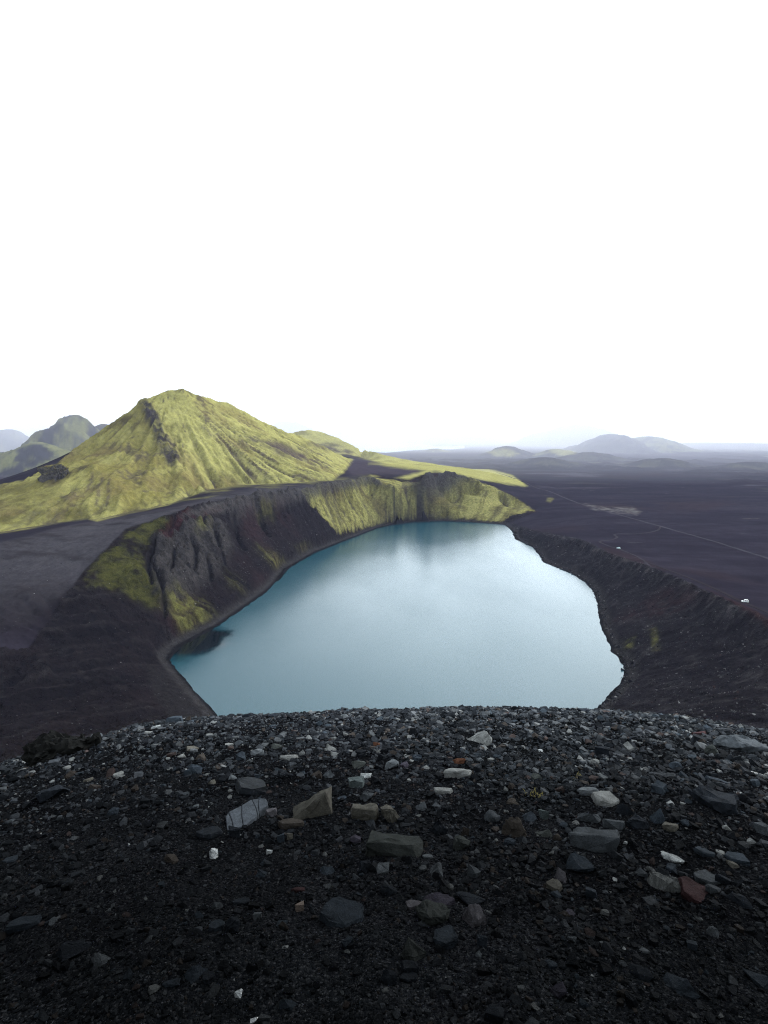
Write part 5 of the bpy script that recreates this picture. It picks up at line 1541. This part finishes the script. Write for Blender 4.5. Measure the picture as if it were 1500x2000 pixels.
sz *= 1 + 0.55 * sstep(3.2, 4.5, rg) * (1 - sstep(9.5, 12, rg)) * sstep(-14, -2, np.degrees(ag)) * sstep(-0.1, 0.3, clump)
sz *= np.interp(clump, [-0.5, 0.4], [0.72, 1.4]) * np.interp(np.degrees(ag), [-40, -10, 8, 25, 40], [0.82, 0.98, 1.18, 1.15, 1.0])
cap = np.interp(rg, [1, 3, 8, 16], [0.035, 0.060, 0.13, 0.16])
sz = np.where(sz > cap, cap * rng.uniform(0.4, 1, NG), sz)
far_f = sstep(3, 9, rg)
pr = np.array([.30, .28, .19, .105, .03, .045, .02, .010, .002, .02])
prf = np.array([.19, .23, .21, .16, .075, .045, .015, .030, .006, .022])
uu = rng.random(NG)
tone = np.zeros(NG, int)
cn, cf = np.cumsum(pr / pr.sum()), np.cumsum(prf / prf.sum())
CD = cn[None] * (1 - far_f[:, None]) + cf[None] * far_f[:, None]
tone = (uu[:, None] > CD).sum(1).clip(0, 9)
tcol = np.array(TONES, np.float32)[tone] * (rng.uniform(0.7, 1.3, NG) * vignette(xg, yg))[:, None].astype(np.float32)
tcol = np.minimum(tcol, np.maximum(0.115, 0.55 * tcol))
dims = np.stack([rng.uniform(0.85, 1.35, NG), rng.uniform(0.65, 1.0, NG), rng.uniform(0.35, 0.8, NG)], -1) * sz[:, None]
yaw = rng.uniform(0, 2 * math.pi, NG); tx = rng.normal(0, 0.30, NG); ty = rng.normal(0, 0.30, NG)
tmpl = rng.integers(0, NB, NG)
gpx, gpy, gd = project(xg / S, yg / S, zg / S)
seen_px = dims[:, 0] * FPX / (gd * S)
tmpl = np.where(seen_px < 9.0, NB + tmpl % 10, tmpl)
# keep clear of the big stones
free = np.ones(NG, bool)
for (px, py, w_, h_) in taken:
    free &= ~((np.abs(gpx - px) < 0.5 * w_) & (np.abs(gpy - py - 0.1 * h_) < 0.5 * h_) & (seen_px > 7))
inview = (gpx > 4) & (gpx < 1496) & (gpy < 1985) & (gpy > 1390)
order = np.argsort(-np.where(free & inview, seen_px, 0))
N_ONE = 300 - len(ST) - 1
single = []
for k in order:
    if len(single) >= N_ONE: break
    single.append(k)
single = np.array(single)
marks = [(s_[0], s_[1], s_[9]) for s_ in ST if s_[9]] + [(485, 1590, 'the cracked blue-grey slab')]


def rot_mats(idx_):
    cy, sy_ = np.cos(yaw[idx_]), np.sin(yaw[idx_])
    cx, sx_ = np.cos(tx[idx_]), np.sin(tx[idx_])
    c2, s2 = np.cos(ty[idx_]), np.sin(ty[idx_])
    o_, z_ = np.ones_like(cy), np.zeros_like(cy)
    Rz = np.stack([cy, -sy_, z_, sy_, cy, z_, z_, z_, o_], -1).reshape(-1, 3, 3)
    Rx = np.stack([o_, z_, z_, z_, cx, -sx_, z_, sx_, cx], -1).reshape(-1, 3, 3)
    Ry = np.stack([c2, z_, s2, z_, o_, z_, -s2, z_, c2], -1).reshape(-1, 3, 3)
    return Rx @ Ry @ Rz


SHAPE = {0: 'angular', 1: 'peaked', 2: 'flat', 3: 'angular', 4: 'blocky', 5: 'angular', 6: 'rounded'}
used = {}
RM = rot_mats(single)
for q_, k in enumerate(single):
    kd = ['hull', 'wedge', 'slab', 'hull', 'block', 'hull', 'round'][tmpl[k] % 7]
    me = rock_mesh('stone', dims[k], kd, 3000 + int(k), 1 if seen_px[k] > 16 else 0, kd == 'round')
    me.materials.append(M_stone)
    o = bpy.data.objects.new('stone', me); COL.objects.link(o)
    mw = Matrix(RM[q_].tolist()).to_4x4()
    o.matrix_world = Matrix.Translation((xg[k], yg[k], zg[k] + dims[k, 2] * 0.22)) @ mw
    o.color = (*tcol[k], 1)
    ms = sorted(marks, key=lambda m_: (m_[0] - gpx[k]) ** 2 + 2.2 * (m_[1] - gpy[k]) ** 2)
    done = None
    for m_ in ms[:6]:
        dx, dy = gpx[k] - m_[0], gpy[k] - m_[1]
        if abs(dx) > 1.6 * abs(dy): rel = 'beside'
        elif dy < 0: rel = 'beyond'
        else: rel = 'in front of'
        for dist in ('close' if math.hypot(dx, dy) < 60 else 'some way', ):
            for size in ('large' if seen_px[k] > 20 else 'medium' if seen_px[k] > 15.5 else 'small',):
                lab = f"{size} {TN[tone[k]]} {SHAPE[tmpl[k] % 7]} stone {dist} {rel} {m_[2]}"
                if lab not in used:
                    done = lab; break
            if done: break
        if done: break
    if not done:
        dx, dy = gpx[k] - ms[0][0], gpy[k] - ms[0][1]
        done = f"{TN[tone[k]]} {SHAPE[tmpl[k] % 7]} stone lying between {ms[0][2]} and {ms[1][2]}"
    used[done] = used.get(done, 0) + 1
    tag(o, done, 'stone', 'stones lying on the gravel brow')

rest = np.ones(NG, bool); rest[single] = False
rest &= free | (seen_px <= 7)


def join_rocks(name, idx_, pos, dim, RMs, tm, colr, mat, sink):
    vs, fs, cs = [], [], []
    base = 0
    for t in range(NT):
        s_ = np.flatnonzero(tm == t)
        if not len(s_): continue
        V = TV[t][None] * dim[s_][:, None, :]
        V = np.einsum('nij,nvj->nvi', RMs[s_], V)
        V += pos[s_][:, None, :]
        V[..., 2] += (dim[s_, 2] * sink)[:, None]
        nv = TV[t].shape[0]
        F = TF[t][None] + (base + nv * np.arange(len(s_)))[:, None, None]
        vs.append(V.reshape(-1, 3)); fs.append(F.reshape(-1)); cs.append(np.repeat(colr[s_], nv, 0))
        base += nv * len(s_)
    return np_mesh(name, np.concatenate(vs), np.concatenate(fs), 3, mat, np.concatenate(cs), smooth=False)


ki = np.flatnonzero(rest)
o = join_rocks('gravel', ki, np.stack([xg, yg, zg], -1)[ki], dims[ki], rot_mats(ki), tmpl[ki], tcol[ki], M_grav, 0.15)
tag(o, 'loose black and grey lava gravel covering the brow', 'gravel', None, 'stuff')

# ------------------------------------------------------------------ scree and shore stones in the crater
def land_hits(sel, nmax, seed):
    rs = np.random.default_rng(seed)
    c = np.flatnonzero(sel)
    c = rs.choice(c, nmax, p=(wt := (VY[c] ** 2 + VX[c] ** 2) / (VY[c] ** 2 + VX[c] ** 2).sum()))
    return c


def scree(name, sel, nmax, seed, lo, hi, tones, pr_, label):
    rs = np.random.default_rng(seed)
    c = land_hits(sel, nmax, seed)
    P = np.stack([VX[c], VY[c], VZ[c]], -1) * S
    P[:, :2] += rs.normal(0, 0.8, (nmax, 2))
    P[:, 2] = ground_z(P[:, 0], P[:, 1])
    s_ = lo * rs.random(nmax) ** (-1 / 2.6); s_ = np.minimum(s_, hi)
    dm = np.stack([rs.uniform(0.8, 1.4, nmax), rs.uniform(0.7, 1.1, nmax), rs.uniform(0.4, 0.9, nmax)], -1) * s_[:, None]
    global yaw, tx, ty
    yaw, tx, ty = rs.uniform(0, 6.28, nmax), rs.normal(0, .3, nmax), rs.normal(0, .3, nmax)
    cl_ = np.array(tones, np.float32)[rs.choice(len(tones), nmax, p=pr_)] * rs.uniform(0.7, 1.3, (nmax, 1)).astype(np.float32)
    o = join_rocks(name, None, P, dm, rot_mats(np.arange(nmax)), rs.integers(NB, NT, nmax), cl_, M_grav, 0.15)
    tag(o, label, 'scree', None, 'stuff')


SCT = [(.006, .006, .007), (.020, .0195, .0205), (.050, .048, .049), (.115, .110, .110), (.024, .013, .0125)]
clm = fbm(VX, VY, 22, 4, 0.6, 811)
scree('scree', (m_rw > 0.6) & (v_sd < -2) & (clm > -0.12) & (QY < 1480), 15000, 91, 0.30, 1.7, SCT, [.22, .30, .30, .10, .08], 'grey and reddish scree scattered down the right-hand crater slope')
scree('scree', (m_cw > 0.6) & (v_sl > 0.4) & (v_sd < -8) & (farw < 0.3) & (QX > 310) & (QY < 1200) & (clm > -0.05), 3600, 92, 0.32, 1.5, SCT, [.15, .25, .28, .26, .06], 'pale flecked scree below the red rim of the crater wall')
scree('shore_rubble', (m_rw > 0.3) & (v_ds < 5) & (v_ds > 0.2) & (v_sd < 0), 2200, 93, 0.6, 3.4, SCT, [.50, .34, .12, .02, .02], 'black boulders littering the water edge under the right-hand slope')
scree('scree', near & (v_sl > 0.2) & (QX < 420) & (QY > 1030) & (QY < 1480) & (v_sd < -6) & (m_mt < 0.2), 2500, 94, 0.25, 0.9, SCT, [.25, .34, .30, .09, .02], 'small stones sprinkled over the dark left-hand slopes')

# ------------------------------------------------------------------ crags on the green mountain
def crag(px, py, t, wpx, hpx, seed, label, colr):
    c = np.array(at_t(px, py, t)) * S
    w = wpx * t * S / FPX; hh = hpx * t * S / FPX
    bm = bmesh.new(); bmesh.ops.create_icosphere(bm, subdivisions=5, radius=0.5)
    off = Vector((seed * 3.1, seed, seed * 0.7))
    for v in bm.verts:
        q_ = Vector([math.copysign(abs(2 * a) ** 0.6, a) * 0.5 for a in v.co])
        f = mnoise.fractal(q_ * 3.2 + off, 0.7, 2.1, 6); g = abs(mnoise.noise(Vector((q_.x * 7, q_.y * 7, q_.z * 1.6)) + off))
        q_ *= 1 + 0.34 * f - 0.40 * g
        v.co = Vector((q_.x * w, q_.y * w * 0.8, q_.z * hh * 1.15))
    me = bpy.data.meshes.new('crag'); bm.to_mesh(me); bm.free()
    nrm_ = np.zeros(len(me.vertices) * 3, np.float32); me.vertices.foreach_get('normal', nrm_); nrm_ = nrm_.reshape(-1, 3)
    cc = np.ones((len(nrm_), 4), np.float32)
    cc[:, :3] = mixc(np.tile(np.array(colr, np.float32), (len(nrm_), 1)), MD * 1.2, sstep(0.55, 0.85, nrm_[:, 2]))
    me.color_attributes.new('tint', 'FLOAT_COLOR', 'POINT').data.foreach_set('color', cc.ravel())
    me.materials.append(M_wall)
    o = bpy.data.objects.new('crag', me); COL.objects.link(o); o.location = c
    tag(o, label, 'crag')


crag(107, 933, 640, 50, 40, 3, 'dark rock tower with a mossy cap at the left foot of the green mountain', (.062, .056, .050))

# ------------------------------------------------------------------ tracks
def hit_land(px, py, tmin=150):
    d = np.array(ray(px, py))
    ts = np.arange(tmin, 2600, 0.8)
    P = np.array([0, 0, H0]) + d[None] * ts[:, None]
    g = ground_z(P[:, 0] * S, P[:, 1] * S) / S
    k = np.flatnonzero(P[:, 2] < g)
    p = P[k[0]] if len(k) else P[-1]
    return p[0] * S, p[1] * S


def track(pts, wid, colr, label, name='dirt_track'):
    Q = np.array([hit_land(*p) for p in pts])
    out = []
    for i in range(len(Q) - 1):
        p0, p1, p2, p3 = Q[max(i - 1, 0)], Q[i], Q[i + 1], Q[min(i + 2, len(Q) - 1)]
        nst = max(2, int(np.hypot(*(p2 - p1)) / 3.0))
        for s_ in np.linspace(0, 1, nst, endpoint=False):
            out.append(0.5 * ((2 * p1) + (p2 - p0) * s_ + (2 * p0 - 5 * p1 + 4 * p2 - p3) * s_ ** 2 + (3 * p1 - p0 - 3 * p2 + p3) * s_ ** 3))
    out = np.array(out + [Q[-1]])
    tg = np.gradient(out, axis=0); tg /= np.hypot(tg[:, 0], tg[:, 1])[:, None] + 1e-9
    nn_ = np.stack([-tg[:, 1], tg[:, 0]], -1)
    rows = []
    for f in (-0.62, -0.5, -0.2, 0.2, 0.5, 0.62):
        xy = out + nn_ * wid * f
        z_ = ground_z(xy[:, 0], xy[:, 1]) + (0.30 if abs(f) < 0.6 else -0.6)
        rows.append(np.stack([xy[:, 0], xy[:, 1], z_], -1))
    V = np.stack(rows, 1)
    n_, m_ = V.shape[:2]
    ix = np.arange(n_ * m_).reshape(n_, m_)
    F = np.stack([ix[:-1, :-1], ix[:-1, 1:], ix[1:, 1:], ix[1:, :-1]], -1).reshape(-1, 4)[:, ::-1]
    cc = np.tile(np.array(colr, np.float32), (n_ * m_, 1)) * (1 + 0.35 * fbm(V[..., 0].ravel(), V[..., 1].ravel(), 30, 3, 0.6, 900))[:, None]
    o = np_mesh(name, V.reshape(-1, 3), F.ravel(), 4, M_plain, cc)
    tag(o, label, 'track', None, 'structure')
    return out


track([(1540, 1104), (1500, 1091), (1400, 1059), (1290, 1028), (1225, 1010), (1160, 992), (1120, 979), (1070, 959), (1030, 944), (1000, 933), (970, 923)], 4.6, (.029, .026, .031), 'long straight pale gravel track crossing the black plain')
track([(1290, 1029), (1284, 1036), (1262, 1041), (1235, 1043), (1206, 1043), (1200, 1045), (1205, 1050), (1192, 1055), (1174, 1057), (1173, 1060), (1190, 1067), (1210, 1073), (1235, 1083), (1258, 1096), (1276, 1110)], 3.2, (.024, .0205, .0235), 'narrow winding track leading off the long track to the crater rim')
ta = track([(1262, 1098), (1300, 1112), (1330, 1123), (1380, 1143), (1420, 1161), (1452, 1177), (1500, 1197), (1545, 1216)], 4.2, (.017, .0138, .0155), 'dark track following the right-hand crater rim past the white vehicle')

# ------------------------------------------------------------------ parked cars
def flat_mat(name, colr, rough, spec=0.5, metal=0.0):
    m, n, l, b = new_mat(name)
    nz = n.new('ShaderNodeTexNoise'); nz.inputs['Scale'].default_value = 3.0
    mx = n.new('ShaderNodeMix'); mx.data_type = 'RGBA'
    mx.inputs[6].default_value = (*colr, 1); mx.inputs[7].default_value = (*[q_ * 0.8 for q_ in colr], 1)
    l.new(nz.outputs['Fac'], mx.inputs[0]); l.new(mx.outputs[2], b.inputs['Base Color'])
    b.inputs['Roughness'].default_value = rough; b.inputs['Specular IOR Level'].default_value = spec; b.inputs['Metallic'].default_value = metal
    return m


M_wpaint = flat_mat('white_paint', (.80, .80, .79), 0.3)
M_bpaint = flat_mat('pale_blue_paint', (.50, .66, .72), 0.3)
M_glass = flat_mat('dark_glass', (.012, .014, .016), 0.08)
M_tyre = flat_mat('tyre_rubber', (.012, .012, .012), 0.8, 0.2)
M_lampw = flat_mat('clear_lamp', (.6, .6, .58), 0.15)
M_lampr = flat_mat('red_lamp', (.25, .01, .01), 0.25)


def prism(name, prof, wid, mat, parent, top_in=0.0, bev=0.04):
    """Side profile (y, z) extruded across x; points above z0 lean inward."""
    bm = bmesh.new()
    zmx = max(q_[1] for q_ in prof); zmn = min(q_[1] for q_ in prof)
    a, b_ = [], []
    for (y, z_) in prof:
        ins = top_in * (z_ - zmn) / (zmx - zmn + 1e-6)
        a.append(bm.verts.new((-wid / 2 + ins, y, z_))); b_.append(bm.verts.new((wid / 2 - ins, y, z_)))
    bm.faces.new(a); bm.faces.new(b_[::-1])
    for i in range(len(prof)):
        j = (i + 1) % len(prof)
        bm.faces.new((a[i], b_[i], b_[j], a[j]))
    bmesh.ops.recalc_face_normals(bm, faces=bm.faces)
    if bev: bmesh.ops.bevel(bm, geom=list(bm.edges), offset=bev, segments=2, affect='EDGES', clamp_overlap=True)
    me = bpy.data.meshes.new(name); bm.to_mesh(me); bm.free(); me.materials.append(mat)
    o = bpy.data.objects.new(name, me); COL.objects.link(o); o.parent = parent
    return o


def wheel(x, y, parent):
    bm = bmesh.new()
    bmesh.ops.create_cone(bm, cap_ends=True, segments=24, radius1=0.36, radius2=0.36, depth=0.24, matrix=Matrix.Rotation(R(90), 4, 'Y'))
    bmesh.ops.bevel(bm, geom=[e for e in bm.edges if len([f for f in e.link_faces if len(f.verts) > 4]) == 1], offset=0.05, segments=2, affect='EDGES')
    me = bpy.data.meshes.new('wheel'); bm.to_mesh(me); bm.free(); me.materials.append(M_tyre)
    o = bpy.data.objects.new('wheel', me); COL.objects.link(o); o.parent = parent; o.location = (x, y, 0.36)
    bm = bmesh.new()
    bmesh.ops.create_cone(bm, cap_ends=True, segments=18, radius1=0.21, radius2=0.17, depth=0.26, matrix=Matrix.Rotation(R(90), 4, 'Y'))
    me = bpy.data.meshes.new('rim'); bm.to_mesh(me); bm.free(); me.materials.append(M_lampw)
    r_ = bpy.data.objects.new('rim', me); COL.objects.link(r_); r_.parent = o


def car(px, py, head, paint, label, van):
    x, y = hit_land(px, py)
    root = bpy.data.objects.new('parked_car', None); COL.objects.link(root)
    root.location = (x, y, float(ground_z(x, y)[0]) + 0.28); root.rotation_euler = (0, 0, head)
    tag(root, label, 'car', 'cars parked on the rim track')
    Lh = 2.35
    prism('body', [(-Lh, 0.38), (Lh, 0.38), (Lh + 0.05, 0.62), (Lh - 0.1, 0.98), (1.25, 1.08), (-Lh + 0.05, 1.08), (-Lh - 0.05, 0.7)], 1.86, paint, root, 0.05, 0.07)
    rz = 1.98 if van else 1.72
    by = -Lh + 0.10 if van else -Lh + 0.35
    prism('cabin', [(by, 1.06), (1.25, 1.06), (0.45, rz), (by + 0.18, rz)], 1.74, paint, root, 0.16, 0.06)
    for sx_ in (-1, 1):
        for (ya, yb) in ((by + 0.35, -0.62), (-0.5, 0.72)):
            w_ = prism('window', [(ya, 1.14), (yb + 0.1, 1.14), (yb - (0.35 if yb > 0 else 0.02), rz - 0.14), (ya + 0.08, rz - 0.14)], 0.02, M_glass, root, 0, 0)
            w_.location = (sx_ * 0.79, 0, 0); w_.rotation_euler = (0, -sx_ * math.atan2(0.16, rz - 1.06), 0)
            w_.location.x = sx_ * (0.885 + 0.02) ; w_.location.x -= 0
            w_.location = Vector((sx_ * 0.885, 0, 1.06)) + Euler((0, -sx_ * math.atan2(0.16, rz - 1.06), 0)).to_matrix() @ Vector((0, 0, -1.06))
        bm_l = prism('headlight', [(2.33, 0.70), (2.45, 0.70), (2.40, 0.88), (2.30, 0.88)], 0.34, M_lampw, root, 0, 0.01); bm_l.location.x = sx_ * 0.68
        bm_t = prism('tail_light', [(-2.46, 0.72), (-2.36, 0.72), (-2.36, 1.0), (-2.42, 1.0)], 0.2, M_lampr, root, 0, 0.01); bm_t.location.x = sx_ * 0.78
        for yy in (-1.42, 1.42): wheel(sx_ * 0.86, yy, root)
    prism('windscreen', [(1.18, 1.14), (1.24, 1.14), (0.56, rz - 0.10), (0.50, rz - 0.10)], 1.5, M_glass, root, 0.08, 0)
    prism('rear_window', [(by - 0.02, 1.2), (by + 0.05, 1.2), (by + 0.17, rz - 0.12), (by + 0.10, rz - 0.12)], 1.42, M_glass, root, 0.06, 0)


car(1455, 1177, R(72), M_wpaint, 'white car parked beside the dark rim track', True)
car(1208, 1072, R(60), M_bpaint, 'tiny pale blue car on the winding track', False)

# ------------------------------------------------------------------ two tufts in the gravel
M_tuft = flat_mat('dry_moss', (.085, .070, .024), 0.9, 0.05)
for px, py, lab in ((1134, 1526, 'yellow moss tuft beside the pitted grey slab'), (1047, 1556, 'thin straw-coloured grass tuft in front of the mossy grey wedge')):
    p = hit_knoll(px, py)
    bm = bmesh.new()
    rs = np.random.default_rng(int(px))
    for k in range(26):
        a = rs.uniform(0, 6.28); ln = rs.uniform(0.03, 0.075); le = rs.uniform(0.2, 0.9)
        b0 = Vector((rs.normal(0, .03), rs.normal(0, .03), -0.01)); dv_ = Vector((math.cos(a) * le, math.sin(a) * le, 1)).normalized(); sd_ = Vector((-math.sin(a), math.cos(a), 0)) * 0.004
        v = [bm.verts.new(q_) for q_ in (b0 - sd_, b0 + sd_, b0 + dv_ * ln * 0.6 + sd_ * 0.8, b0 + dv_ * ln * 0.6 - sd_ * 0.8)]
        tp = bm.verts.new(b0 + dv_ * ln + Vector((math.cos(a), math.sin(a), -0.4)) * ln * 0.25)
        bm.faces.new(v); bm.faces.new((v[3], v[2], tp))
    me = bpy.data.meshes.new('grass_tuft'); bm.to_mesh(me); bm.free(); me.materials.append(M_tuft)
    o = bpy.data.objects.new('grass_tuft', me); COL.objects.link(o); o.location = p
    tag(o, lab, 'tuft')
